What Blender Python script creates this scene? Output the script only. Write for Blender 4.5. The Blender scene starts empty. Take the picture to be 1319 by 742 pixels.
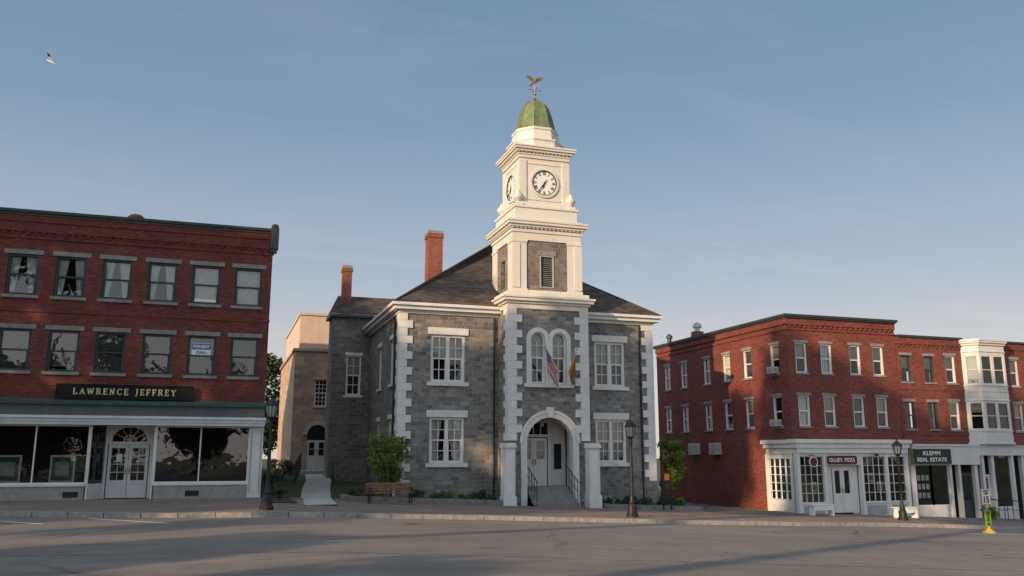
import bpy, math, random
import numpy as np
from mathutils import Vector, Matrix
random.seed(7); rng=np.random.default_rng(7)
scene=bpy.context.scene
COL=scene.collection
# ------------------------------------------------------------------ materials
def newmat(name):
    m=bpy.data.materials.new(name); m.use_nodes=True
    nt=m.node_tree; nt.nodes.clear()
    out=nt.nodes.new('ShaderNodeOutputMaterial')
    b=nt.nodes.new('ShaderNodeBsdfPrincipled')
    nt.links.new(b.outputs[0],out.inputs[0])
    return m,nt,b,out
def N(nt,t,**k):
    n=nt.nodes.new(t)
    for a,v in k.items(): setattr(n,a,v)
    return n
def ramp(nt,src,stops):
    r=nt.nodes.new('ShaderNodeValToRGB'); e=r.color_ramp.elements
    while len(e)<len(stops): e.new(0.5)
    for i,(p,c) in enumerate(stops):
        e[i].position=p; e[i].color=(c[0],c[1],c[2],1)
    nt.links.new(src,r.inputs[0]); return r
def mixc(nt,fac,a,b,mode='MIX'):
    m=nt.nodes.new('ShaderNodeMix'); m.data_type='RGBA'; m.blend_type=mode; m.clamp_factor=True
    if isinstance(fac,(int,float)): m.inputs[0].default_value=fac
    else: nt.links.new(fac,m.inputs[0])
    for i,s in ((6,a),(7,b)):
        if isinstance(s,tuple): m.inputs[i].default_value=(s[0],s[1],s[2],1)
        else: nt.links.new(s,m.inputs[i])
    return m.outputs[2]
def MATHN(nt,op,a,bb,clamp=False):
    q=N(nt,'ShaderNodeMath',operation=op); q.use_clamp=clamp
    for i,s in enumerate((a,bb)):
        if isinstance(s,(int,float)): q.inputs[i].default_value=s
        else: nt.links.new(s,q.inputs[i])
    return q.outputs[0]
def noise(nt,vec,scale,detail=4,rough=0.55):
    n=nt.nodes.new('ShaderNodeTexNoise'); n.inputs['Scale'].default_value=scale; n.inputs['Detail'].default_value=detail
    n.inputs['Roughness'].default_value=rough
    nt.links.new(vec,n.inputs['Vector']); return n
def bump(nt,b,h,strength=0.4,dist=0.02):
    bp=nt.nodes.new('ShaderNodeBump'); bp.inputs['Strength'].default_value=strength; bp.inputs['Distance'].default_value=dist
    nt.links.new(h,bp.inputs['Height']); nt.links.new(bp.outputs[0],b.inputs['Normal'])
def uvco(nt): return nt.nodes.new('ShaderNodeTexCoord').outputs['UV']
def worldpos(nt): return nt.nodes.new('ShaderNodeNewGeometry').outputs['Position']
def plain(name,col,rough=0.6,metal=0.0,var=0.15,vscale=3.0,bstr=0.0,dirt=0.0):
    m,nt,b,o=newmat(name)
    v=worldpos(nt)
    n=noise(nt,v,vscale,5)
    lo=tuple(c*(1-var) for c in col); hi=tuple(min(1,c*(1+var)) for c in col)
    c=ramp(nt,n.outputs[0],[(0.3,lo),(0.7,hi)]).outputs[0]
    if dirt>0:
        mp=N(nt,'ShaderNodeMapping'); mp.inputs['Scale'].default_value=(2.5,2.5,0.35)
        nt.links.new(v,mp.inputs[0])
        n2=noise(nt,mp.outputs[0],1.6,6,0.65)
        r2=ramp(nt,n2.outputs[0],[(0.45,(0,0,0)),(0.75,(1,1,1))])
        c=mixc(nt,MATHN(nt,'MULTIPLY',r2.outputs[0],dirt),c,tuple(x*0.45 for x in col))
    nt.links.new(c,b.inputs['Base Color'])
    b.inputs['Roughness'].default_value=rough; b.inputs['Metallic'].default_value=metal
    if bstr>0: bump(nt,b,noise(nt,v,vscale*8,4).outputs[0],bstr,0.02)
    return m
def bricktex(nt,vec,bw,bh,ms,offset=0.5,sq=1.0,sf=2):
    t=N(nt,'ShaderNodeTexBrick'); t.inputs['Scale'].default_value=1.0
    t.inputs['Brick Width'].default_value=bw; t.inputs['Row Height'].default_value=bh
    t.inputs['Mortar Size'].default_value=ms; t.inputs['Mortar Smooth'].default_value=0.3
    t.inputs['Bias'].default_value=0.0; t.offset=offset; t.squash=sq; t.squash_frequency=sf
    t.inputs['Color1'].default_value=(0,0,0,1); t.inputs['Color2'].default_value=(1,1,1,1); t.inputs['Mortar'].default_value=(0.5,0.5,0.5,1)
    nt.links.new(vec,t.inputs['Vector']); return t
def brickmat(name,c1,c2,mortar,bw,bh,ms,bstr=0.5,distort=0.0,offset=0.5,varscale=0.6,stain=0.35,rough=0.9,rubble=False):
    m,nt,b,o=newmat(name)
    uv=uvco(nt); vec=uv
    if distort>0:
        nn=noise(nt,uv,1.3,3)
        sub=N(nt,'ShaderNodeVectorMath',operation='SUBTRACT'); sub.inputs[1].default_value=(0.5,0.5,0.5)
        nt.links.new(nn.outputs[1],sub.inputs[0])
        sc=N(nt,'ShaderNodeVectorMath',operation='SCALE'); sc.inputs['Scale'].default_value=distort
        nt.links.new(sub.outputs[0],sc.inputs[0])
        ad=N(nt,'ShaderNodeVectorMath',operation='ADD'); nt.links.new(uv,ad.inputs[0]); nt.links.new(sc.outputs[0],ad.inputs[1])
        vec=ad.outputs[0]
    t=bricktex(nt,vec,bw,bh,ms,offset,0.62 if rubble else 1.0,3)
    n=noise(nt,uv,varscale,6,0.6)
    n3=noise(nt,uv,14,3,0.6)
    base=mixc(nt,t.outputs[0],c1,c2)
    if rubble:
        t2=bricktex(nt,vec,bw*1.5,bh,0.0,0.37); base=mixc(nt,MATHN(nt,'MULTIPLY',t2.outputs[0],0.55),base,tuple(x*0.62+y for x,y in zip(c2,(0.055,0.03,0.005))))
        t3=bricktex(nt,vec,bw*0.8,bh*2,0.0,0.2); base=mixc(nt,MATHN(nt,'MULTIPLY',t3.outputs[0],0.4),base,tuple(x*0.75 for x in c1))
    big=ramp(nt,n.outputs[0],[(0.32,(1-stain,)*3),(0.68,(1+stain*0.4,)*3)])
    base=mixc(nt,1.0,base,big.outputs[0],'MULTIPLY')
    fine=ramp(nt,n3.outputs[0],[(0.3,(0.68,)*3),(0.7,(1.24,)*3)])
    base=mixc(nt,1.0,base,fine.outputs[0],'MULTIPLY')
    col=mixc(nt,t.outputs[1],base,mortar)
    nt.links.new(col,b.inputs['Base Color']); b.inputs['Roughness'].default_value=rough
    inv=MATHN(nt,'SUBTRACT',1,t.outputs[1])
    a2=N(nt,'ShaderNodeMath',operation='MULTIPLY_ADD'); nt.links.new(n3.outputs[0],a2.inputs[0]); a2.inputs[1].default_value=0.8; nt.links.new(inv,a2.inputs[2])
    bump(nt,b,a2.outputs[0],bstr,0.03)
    return m
M_brickL=brickmat('brick_dark_red',(0.125,0.024,0.017),(0.25,0.052,0.034),(0.14,0.075,0.06),0.21,0.07,0.008,0.4)
M_brickR=brickmat('brick_warm_red',(0.145,0.028,0.02),(0.29,0.060,0.040),(0.17,0.09,0.07),0.21,0.07,0.008,0.4)
M_chim=brickmat('brick_chimney',(0.20,0.043,0.027),(0.33,0.08,0.045),(0.22,0.14,0.11),0.21,0.07,0.01,0.4)
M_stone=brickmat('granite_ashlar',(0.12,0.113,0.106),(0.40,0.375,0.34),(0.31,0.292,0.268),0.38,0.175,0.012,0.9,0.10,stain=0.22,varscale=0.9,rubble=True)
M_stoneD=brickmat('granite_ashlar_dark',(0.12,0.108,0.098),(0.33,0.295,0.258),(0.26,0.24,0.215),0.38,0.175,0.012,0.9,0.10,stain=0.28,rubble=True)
M_tan=brickmat('sandstone_tan',(0.38,0.25,0.17),(0.60,0.43,0.30),(0.44,0.33,0.25),0.5,0.25,0.016,0.5,0.03,stain=0.2)
M_paver=brickmat('brick_pavers',(0.19,0.135,0.108),(0.29,0.215,0.178),(0.16,0.13,0.11),0.24,0.12,0.008,0.3,stain=0.35,varscale=0.35)
M_slate=brickmat('slate_shingle',(0.05,0.036,0.028),(0.13,0.098,0.076),(0.035,0.027,0.022),0.35,0.17,0.012,0.6,stain=0.35)
M_stucco=plain('stucco_tan',(0.60,0.46,0.36),0.9,0,0.08,1.2,0.1,dirt=0.2)
M_white=plain('white_paint',(0.72,0.705,0.665),0.55,0,0.05,1.0,0.0,dirt=0.2)
M_whiteB=plain('bay_paint',(0.60,0.59,0.56),0.55,0,0.06,1.0,0.0,dirt=0.25)
M_whiteT=plain('white_tower_paint',(0.68,0.645,0.57),0.5,0,0.04,1.0,0.0,dirt=0.14)
M_wstone=plain('white_painted_stone',(0.70,0.685,0.65),0.8,0,0.07,2.5,0.2,dirt=0.2)
M_lint=plain('grey_lintel_stone',(0.25,0.235,0.215),0.9,0,0.2,4,0.25,dirt=0.3)
M_base=plain('grey_granite_base',(0.33,0.315,0.29),0.9,0,0.15,5,0.2,dirt=0.25)
M_wallD=plain('planter_granite',(0.20,0.19,0.175),0.9,0,0.25,5,0.3,dirt=0.4)
M_kerb=plain('kerb_granite',(0.33,0.31,0.285),0.9,0,0.25,6,0.2,dirt=0.3)
M_dgreen=plain('dark_green_paint',(0.03,0.042,0.042),0.6,0,0.15,2)
M_trimD=plain('dark_trim',(0.045,0.055,0.055),0.5,0,0.15,2)
M_copper=plain('copper_green',(0.15,0.195,0.085),0.65,0.0,0.3,2.5,0.1,dirt=0.6)
M_strip=plain('copper_strip',(0.05,0.095,0.078),0.7,0,0.35,2.5,0.1,dirt=0.5)
M_black=plain('black_iron',(0.018,0.018,0.019),0.5,0.2,0.2,8)
M_blacksign=plain('black_sign_board',(0.006,0.006,0.007),0.9,0,0.2,3)
M_gold=plain('weathered_gilt',(0.27,0.18,0.075),0.45,0.6,0.2,6)
M_gold2=plain('gold_lettering',(0.85,0.68,0.38),0.6,0.0,0.05,6)
M_grey=plain('painted_grey',(0.36,0.37,0.37),0.6,0,0.1,2,dirt=0.2)
M_slateblue=plain('fascia_dark_grey',(0.11,0.12,0.125),0.7,0,0.15,2,dirt=0.2)
M_lou=plain('louvre_grey',(0.20,0.20,0.195),0.7,0,0.1,4)
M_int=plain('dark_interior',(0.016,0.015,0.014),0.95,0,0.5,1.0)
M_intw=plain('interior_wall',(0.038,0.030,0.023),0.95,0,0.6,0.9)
M_curt=plain('curtain_cloth',(0.72,0.70,0.66),0.9,0,0.12,5)
M_blind=brickmat('window_blind',(0.15,0.15,0.148),(0.20,0.20,0.195),(0.05,0.05,0.05),50,0.055,0.014,0.3,stain=0.1)
M_shade=plain('window_shade',(0.46,0.42,0.35),0.9,0,0.08,3)
M_wood=plain('bench_wood',(0.22,0.115,0.06),0.6,0,0.3,9,dirt=0.3)
M_wbench=plain('white_bench_paint',(0.80,0.79,0.76),0.5,0,0.06,6,dirt=0.1)
M_conc=plain('concrete_path',(0.46,0.44,0.40),0.9,0,0.12,1.5,0.1,dirt=0.2)
M_step=plain('granite_step',(0.23,0.22,0.205),0.9,0,0.18,3,0.2,dirt=0.4)
M_maroon=plain('maroon_sign',(0.11,0.012,0.016),0.6,0,0.1,3)
M_signgreen=plain('green_sign',(0.008,0.045,0.034),0.7,0,0.1,3)
M_letter=plain('white_lettering',(0.82,0.80,0.74),0.5,0,0.03,3)
M_signw=plain('white_sign_board',(0.78,0.78,0.76),0.5,0,0.03,3)
M_lime=plain('fluorescent_lime',(0.32,0.60,0.04),0.5,0,0.08,3)
M_yellow=plain('yellow_rubber',(0.66,0.38,0.03),0.5,0,0.08,3)
M_orange=plain('orange_cloth',(0.42,0.15,0.03),0.8,0,0.2,4)
M_ac=plain('air_conditioner_casing',(0.52,0.51,0.47),0.5,0,0.08,4,dirt=0.3)
M_bark=plain('bark',(0.10,0.075,0.055),0.95,0,0.35,8,0.5)
M_soil=plain('mulch_soil',(0.055,0.040,0.030),1.0,0,0.5,8,0.5)
M_steel=plain('galvanised_steel',(0.45,0.45,0.45),0.4,0.7,0.15,5)
M_blue=plain('blue_print',(0.03,0.16,0.42),0.5,0,0.1,5)
M_bird=plain('gull_feather',(0.70,0.68,0.66),0.8,0,0.2,6)
M_birdd=plain('gull_dark_tip',(0.08,0.08,0.08),0.8,0,0.2,6)
M_lampglass=plain('lamp_glass',(0.35,0.36,0.34),0.3,0,0.1,5)
M_roofflat=plain('flat_roof_tar',(0.06,0.058,0.055),0.95,0,0.3,1)
M_line=plain('road_paint',(0.68,0.66,0.61),0.8,0,0.25,9,dirt=0.35)
m,nt,b,o=newmat('window_glass'); nt.nodes.remove(b)
gl=N(nt,'ShaderNodeBsdfGlossy'); gl.inputs['Roughness'].default_value=0.02; gl.inputs['Color'].default_value=(0.9,0.95,1,1)
tr=N(nt,'ShaderNodeBsdfTransparent'); tr.inputs['Color'].default_value=(0.84,0.87,0.85,1)
lw=N(nt,'ShaderNodeFresnel'); lw.inputs['IOR'].default_value=1.5
ma=N(nt,'ShaderNodeMath',operation='MULTIPLY_ADD'); ma.inputs[1].default_value=1.2; ma.inputs[2].default_value=0.035; ma.use_clamp=True
nt.links.new(lw.outputs[0],ma.inputs[0])
mx=N(nt,'ShaderNodeMixShader'); nt.links.new(ma.outputs[0],mx.inputs[0]); nt.links.new(tr.outputs[0],mx.inputs[1]); nt.links.new(gl.outputs[0],mx.inputs[2])
nt.links.new(mx.outputs[0],o.inputs[0])
nz=noise(nt,worldpos(nt),1.4,2); bp=N(nt,'ShaderNodeBump'); bp.inputs['Strength'].default_value=0.12; bp.inputs['Distance'].default_value=0.05
nt.links.new(nz.outputs[0],bp.inputs['Height']); nt.links.new(bp.outputs[0],gl.inputs['Normal'])
M_glass=m
def leafmat(name,ca,cb,tl_=True):
    m,nt,b,o=newmat(name)
    n=noise(nt,worldpos(nt),2.2,4); n2=noise(nt,worldpos(nt),17,2)
    mm=N(nt,'ShaderNodeMath',operation='MULTIPLY_ADD'); nt.links.new(n2.outputs[0],mm.inputs[0]); mm.inputs[1].default_value=0.6
    nt.links.new(MATHN(nt,'SUBTRACT',n.outputs[0],0.3),mm.inputs[2])
    r=ramp(nt,mm.outputs[0],[(0.25,ca),(0.75,cb)])
    nt.links.new(r.outputs[0],b.inputs['Base Color']); b.inputs['Roughness'].default_value=0.7
    if tl_:
        tl=N(nt,'ShaderNodeBsdfTranslucent'); nt.links.new(r.outputs[0],tl.inputs['Color'])
        mx=N(nt,'ShaderNodeMixShader'); mx.inputs[0].default_value=0.3
        nt.links.new(b.outputs[0],mx.inputs[1]); nt.links.new(tl.outputs[0],mx.inputs[2]); nt.links.new(mx.outputs[0],o.inputs[0])
    return m
M_leaf=leafmat('leaves_light',(0.085,0.13,0.018),(0.19,0.27,0.04))
M_leafD=leafmat('leaves_dark',(0.018,0.035,0.012),(0.06,0.09,0.025),False)
M_shrub=leafmat('shrub_leaves',(0.03,0.055,0.018),(0.09,0.13,0.04))
# asphalt
m,nt,b,o=newmat('asphalt')
v=worldpos(nt)
n1=noise(nt,v,0.12,5,0.6); n2=noise(nt,v,1.1,6,0.65); n3=noise(nt,v,60,3,0.7)
mp=N(nt,'ShaderNodeMapping'); mp.inputs['Scale'].default_value=(0.06,0.6,1); mp.inputs['Rotation'].default_value=(0,0,0.03); nt.links.new(v,mp.inputs[0])
n4=noise(nt,mp.outputs[0],1.0,5,0.6)
r1=ramp(nt,n1.outputs[0],[(0.3,(0.175,0.150,0.128)),(0.7,(0.240,0.208,0.178))])
r2=ramp(nt,n2.outputs[0],[(0.3,(0.84,)*3),(0.7,(1.1,)*3)])
r3=ramp(nt,n3.outputs[0],[(0.25,(0.64,)*3),(0.75,(1.34,)*3)])
r4=ramp(nt,n4.outputs[0],[(0.35,(0.82,)*3),(0.65,(1.06,)*3)])
c=mixc(nt,1,r1.outputs[0],r2.outputs[0],'MULTIPLY'); c=mixc(nt,1,c,r3.outputs[0],'MULTIPLY'); c=mixc(nt,1,c,r4.outputs[0],'MULTIPLY')
nd=noise(nt,v,0.7,6,0.7)
sc=N(nt,'ShaderNodeVectorMath',operation='SCALE'); sc.inputs['Scale'].default_value=1.6; nt.links.new(nd.outputs[1],sc.inputs[0])
ad=N(nt,'ShaderNodeVectorMath',operation='ADD'); nt.links.new(v,ad.inputs[0]); nt.links.new(sc.outputs[0],ad.inputs[1])
mp2=N(nt,'ShaderNodeMapping'); mp2.inputs['Scale'].default_value=(0.10,0.20,0.0); nt.links.new(ad.outputs[0],mp2.inputs[0])
vo=N(nt,'ShaderNodeTexVoronoi',feature='DISTANCE_TO_EDGE'); vo.inputs['Scale'].default_value=1.0; nt.links.new(mp2.outputs[0],vo.inputs['Vector'])
rc=ramp(nt,vo.outputs['Distance'],[(0.0,(1,1,1)),(0.006,(0,0,0))])
gate=noise(nt,v,0.18,3); rg=ramp(nt,gate.outputs[0],[(0.42,(0,0,0)),(0.52,(0.8,)*3)])
crk=MATHN(nt,'MULTIPLY',rc.outputs[0],rg.outputs[0])
spx=N(nt,'ShaderNodeSeparateXYZ'); nt.links.new(v,spx.inputs[0])
for k0,sl_,wd in ((16.9,0.2,0.05),(11.2,0.16,0.03)):
    ln=MATHN(nt,'ADD',spx.outputs[1],MATHN(nt,'MULTIPLY',spx.outputs[0],sl_))
    ln=MATHN(nt,'ADD',ln,MATHN(nt,'MULTIPLY',nd.outputs[0],0.8))
    dd_=MATHN(nt,'ABSOLUTE',MATHN(nt,'SUBTRACT',ln,k0+0.4),0)
    q=ramp(nt,dd_,[(wd*0.5,(0.85,)*3),(wd,(0,0,0))])
    crk=MATHN(nt,'MAXIMUM',crk,q.outputs[0])
c=mixc(nt,crk,c,(0.035,0.031,0.028))
nt.links.new(c,b.inputs['Base Color']); b.inputs['Roughness'].default_value=0.9
bump(nt,b,n3.outputs[0],0.35,0.01)
M_asph=m
M_asph2=plain('lane_asphalt',(0.10,0.092,0.085),0.9,0,0.25,2,0.3)
m,nt,b,o=newmat('grass_ground')
v=worldpos(nt); n1=noise(nt,v,0.5,5); n2=noise(nt,v,25,3)
r1=ramp(nt,n1.outputs[0],[(0.3,(0.035,0.055,0.018)),(0.7,(0.075,0.085,0.035))]); r2=ramp(nt,n2.outputs[0],[(0.3,(0.6,)*3),(0.7,(1.3,)*3)])
nt.links.new(mixc(nt,1,r1.outputs[0],r2.outputs[0],'MULTIPLY'),b.inputs['Base Color']); b.inputs['Roughness'].default_value=1
M_grass=m
m,nt,b,o=newmat('striped_flag_cloth')
uv=uvco(nt); sp=N(nt,'ShaderNodeSeparateXYZ'); nt.links.new(uv,sp.inputs[0])
st=MATHN(nt,'MODULO',MATHN(nt,'FLOOR',MATHN(nt,'MULTIPLY',sp.outputs[0],13),0),2)
c=mixc(nt,st,(0.50,0.02,0.03),(0.78,0.76,0.72))
can=MATHN(nt,'MULTIPLY',MATHN(nt,'GREATER_THAN',sp.outputs[0],0.46),MATHN(nt,'LESS_THAN',sp.outputs[1],0.4))
mp=N(nt,'ShaderNodeMapping'); mp.inputs['Scale'].default_value=(17,20,1); nt.links.new(uv,mp.inputs[0])
vo=N(nt,'ShaderNodeTexVoronoi'); vo.inputs['Scale'].default_value=1; vo.inputs['Randomness'].default_value=0; nt.links.new(mp.outputs[0],vo.inputs['Vector'])
cc=mixc(nt,MATHN(nt,'LESS_THAN',vo.outputs['Distance'],0.25),(0.015,0.03,0.15),(0.7,0.7,0.7))
nt.links.new(mixc(nt,can,c,cc),b.inputs['Base Color']); b.inputs['Roughness'].default_value=0.8
M_flag=m
# ------------------------------------------------------------------ builder
class B:
    def __init__(s): s.v=[];s.f=[];s.m=[];s.mats=[]
    def mi(s,mat):
        if mat not in s.mats: s.mats.append(mat)
        return s.mats.index(mat)
    def poly(s,pts,mat):
        i=len(s.v); s.v+= [tuple(p) for p in pts]; s.f.append(tuple(range(i,i+len(pts)))); s.m.append(s.mi(mat))
    def hexa(s,V,mat):
        i=len(s.v); s.v+=V; k=s.mi(mat)
        for q in ((0,3,2,1),(4,5,6,7),(0,1,5,4),(1,2,6,5),(2,3,7,6),(3,0,4,7)):
            s.f.append(tuple(i+j for j in q)); s.m.append(k)
    def box(s,x0,x1,y0,y1,z0,z1,mat):
        s.hexa([(x0,y0,z0),(x1,y0,z0),(x1,y1,z0),(x0,y1,z0),(x0,y0,z1),(x1,y0,z1),(x1,y1,z1),(x0,y1,z1)],mat)
    def boxr(s,x0,x1,y0,y1,zl,zr,h,mat):
        s.hexa([(x0,y0,zl),(x1,y0,zr),(x1,y1,zr),(x0,y1,zl),(x0,y0,zl+h),(x1,y0,zr+h),(x1,y1,zr+h),(x0,y1,zl+h)],mat)
    def lathe(s,cx,cy,prof,n,mat,ang0=0.0,sx=1,sy=1):
        i=len(s.v); k=s.mi(mat)
        for r,z in prof:
            for j in range(n):
                a=ang0+2*math.pi*j/n; s.v.append((cx+r*sx*math.cos(a),cy+r*sy*math.sin(a),z))
        for q in range(len(prof)-1):
            for j in range(n):
                a=i+q*n+j; b_=i+q*n+(j+1)%n; s.f.append((a,b_,b_+n,a+n)); s.m.append(k)
        s.f.append(tuple(i+j for j in range(n))[::-1]); s.m.append(k)
        t=i+(len(prof)-1)*n; s.f.append(tuple(t+j for j in range(n))); s.m.append(k)
    def tube(s,p0,p1,r0,r1,n,mat):
        p0=Vector(p0);p1=Vector(p1); d=(p1-p0)
        if d.length<1e-6: return
        d.normalize(); u=d.orthogonal().normalized(); w=d.cross(u)
        i=len(s.v);k=s.mi(mat)
        for p,r in ((p0,r0),(p1,r1)):
            for j in range(n):
                a=2*math.pi*j/n; s.v.append(tuple(p+u*(r*math.cos(a))+w*(r*math.sin(a))))
        for j in range(n):
            s.f.append((i+j,i+(j+1)%n,i+n+(j+1)%n,i+n+j)); s.m.append(k)
        s.f.append(tuple(i+j for j in range(n))[::-1]); s.m.append(k)
        s.f.append(tuple(i+n+j for j in range(n))); s.m.append(k)
    def prism(s,pts,y0,y1,mat):
        n=len(pts); i=len(s.v);k=s.mi(mat)
        s.v+=[(x,y0,z) for x,z in pts]+[(x,y1,z) for x,z in pts]
        s.f.append(tuple(range(i,i+n))); s.m.append(k)
        s.f.append(tuple(range(i+n,i+2*n))[::-1]); s.m.append(k)
        for j in range(n):
            s.f.append((i+j,i+n+j,i+n+(j+1)%n,i+(j+1)%n)); s.m.append(k)
    def arch(s,cx,zc,r0,r1,y0,y1,mat,a0=0,a1=math.pi,n=20):
        k=s.mi(mat)
        for j in range(n):
            a=a0+(a1-a0)*j/n; b_=a0+(a1-a0)*(j+1)/n
            P=[(cx+r*math.cos(t),y,zc+r*math.sin(t)) for t in (a,b_) for r in (r0,r1) for y in (y0,y1)]
            i=len(s.v); s.v+=P
            for q in ((0,2,6,4),(2,3,7,6),(1,5,7,3),(0,4,5,1)):
                s.f.append(tuple(i+t for t in q)); s.m.append(k)
            if j==0: s.f.append((i,i+1,i+3,i+2)); s.m.append(k)
            if j==n-1: s.f.append((i+4,i+6,i+7,i+5)); s.m.append(k)
    def facade(s,P,u0,u1,z0,z1,ops,mat,depth=0.2,rev=None):
        rev=rev or mat
        us=sorted(set([u0,u1]+[t for o in ops for t in (o[0],o[1])])); zs=sorted(set([z0,z1]+[t for o in ops for t in (o[2],o[3])]))
        for a,b_ in zip(us[:-1],us[1:]):
            for c,d in zip(zs[:-1],zs[1:]):
                mu=(a+b_)/2;mz=(c+d)/2
                if any(o[0]<mu<o[1] and o[2]<mz<o[3] for o in ops): continue
                s.poly([P(a,0,c),P(b_,0,c),P(b_,0,d),P(a,0,d)],mat)
        for o in ops:
            a,b_,c,d=o[:4]; ar=len(o)>4 and o[4]
            zt=d-(b_-a)/2 if ar else d
            s.poly([P(a,0,c),P(a,0,zt),P(a,depth,zt),P(a,depth,c)],rev)
            s.poly([P(b_,0,zt),P(b_,0,c),P(b_,depth,c),P(b_,depth,zt)],rev)
            s.poly([P(a,0,c),P(b_,0,c),P(b_,depth,c),P(a,depth,c)],rev)
            if ar:
                r=(b_-a)/2; cx=(a+b_)/2; n=20
                for j in range(n):
                    t0=math.pi*j/n;t1=math.pi*(j+1)/n
                    xa,za=cx+r*math.cos(t0),zt+r*math.sin(t0); xb,zb=cx+r*math.cos(t1),zt+r*math.sin(t1)
                    s.poly([P(xa,0,za),P(xa,0,d),P(xb,0,d),P(xb,0,zb)],mat)
                    s.poly([P(xa,0,za),P(xb,0,zb),P(xb,depth,zb),P(xa,depth,za)],rev)
            else: s.poly([P(a,0,d),P(b_,0,d),P(b_,depth,d),P(a,depth,d)],rev)
    def mesh(s,name,org=(0,0,0),smooth=False):
        me=bpy.data.meshes.new(name)
        me.from_pydata([(x-org[0],y-org[1],z-org[2]) for x,y,z in s.v],[],s.f)
        for m_ in s.mats: me.materials.append(m_)
        me.polygons.foreach_set('material_index',s.m)
        uvl=me.uv_layers.new(name='UVMap'); me.update()
        data=uvl.data
        for p in me.polygons:
            n=p.normal; ax,ay,az=abs(n.x),abs(n.y),abs(n.z)
            zs=1 if az<0.3 else 1/max(0.2,math.sqrt(max(0,1-az*az)))
            for li in p.loop_indices:
                vx=s.v[me.loops[li].vertex_index]
                if az>0.92: data[li].uv=(vx[0],vx[1])
                elif ay>=ax*0.999: data[li].uv=(vx[0],vx[2]*zs)
                else: data[li].uv=(vx[1],vx[2]*zs)
        if smooth:
            for p in me.polygons: p.use_smooth=True
        return me
def root(name,loc,label,cat,group=None):
    o=bpy.data.objects.new(name,None); o.empty_display_size=0.3; o.location=loc; COL.objects.link(o)
    o['label']=label; o['category']=cat
    if group: o['group']=group
    return o
def WORG(o):
    x=y=z=0
    while o is not None:
        x+=o.location[0];y+=o.location[1];z+=o.location[2]; o=o.parent
    return (x,y,z)
def struct(b,name):
    o=bpy.data.objects.new(name,b.mesh(name)); COL.objects.link(o); o['kind']='structure'; return o
def part(b,name,parent,smooth=False,label=None):
    a=np.array(b.v); c=tuple(((a.min(0)+a.max(0))/2).tolist()); og=WORG(parent)
    o=bpy.data.objects.new(name,b.mesh(name,c,smooth)); COL.objects.link(o); o.parent=parent
    o.location=tuple(c[i]-og[i] for i in range(3))
    if label: o['label']=label
    return o
def child(bb,n_,r,me=None):
    o=bpy.data.objects.new(n_,me or bb.mesh(n_)); COL.objects.link(o); o.parent=r; return o
def frontP(Y): return lambda u,w,z:(u,Y+w,z)
def sideP(X): return lambda u,w,z:(X+w,u,z)
def textobj(body,width,height,mat,parent,loc,rotz=0,name='lettering',ext=0.01,bold=0.0,spacing=1.0):
    cu=bpy.data.curves.new('t','FONT'); cu.body=body; cu.align_x='CENTER'; cu.extrude=0.01; cu.offset=bold; cu.space_character=spacing
    cu.resolution_u=3
    t=bpy.data.objects.new('t',cu); COL.objects.link(t); bpy.context.view_layer.update()
    me=bpy.data.meshes.new_from_object(t.evaluated_get(bpy.context.evaluated_depsgraph_get()))
    bpy.data.objects.remove(t)
    a=np.empty(len(me.vertices)*3); me.vertices.foreach_get('co',a); a=a.reshape(-1,3)
    mn=a.min(0);mxx=a.max(0); c=(mn+mxx)/2; d=np.maximum(mxx-mn,1e-6)
    q=np.empty_like(a); q[:,0]=(a[:,0]-c[0])/d[0]*width; q[:,2]=(a[:,1]-c[1])/d[1]*height; q[:,1]=-(a[:,2]-c[2])/d[2]*ext
    me.vertices.foreach_set('co',q.ravel()); me.update()
    me.materials.clear(); me.materials.append(mat)
    o=bpy.data.objects.new(name,me); COL.objects.link(o)
    og=WORG(parent)
    o.parent=parent; o.location=tuple(loc[i]-og[i] for i in range(3)); o.rotation_euler=(0,0,rotz)
    return o
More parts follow.
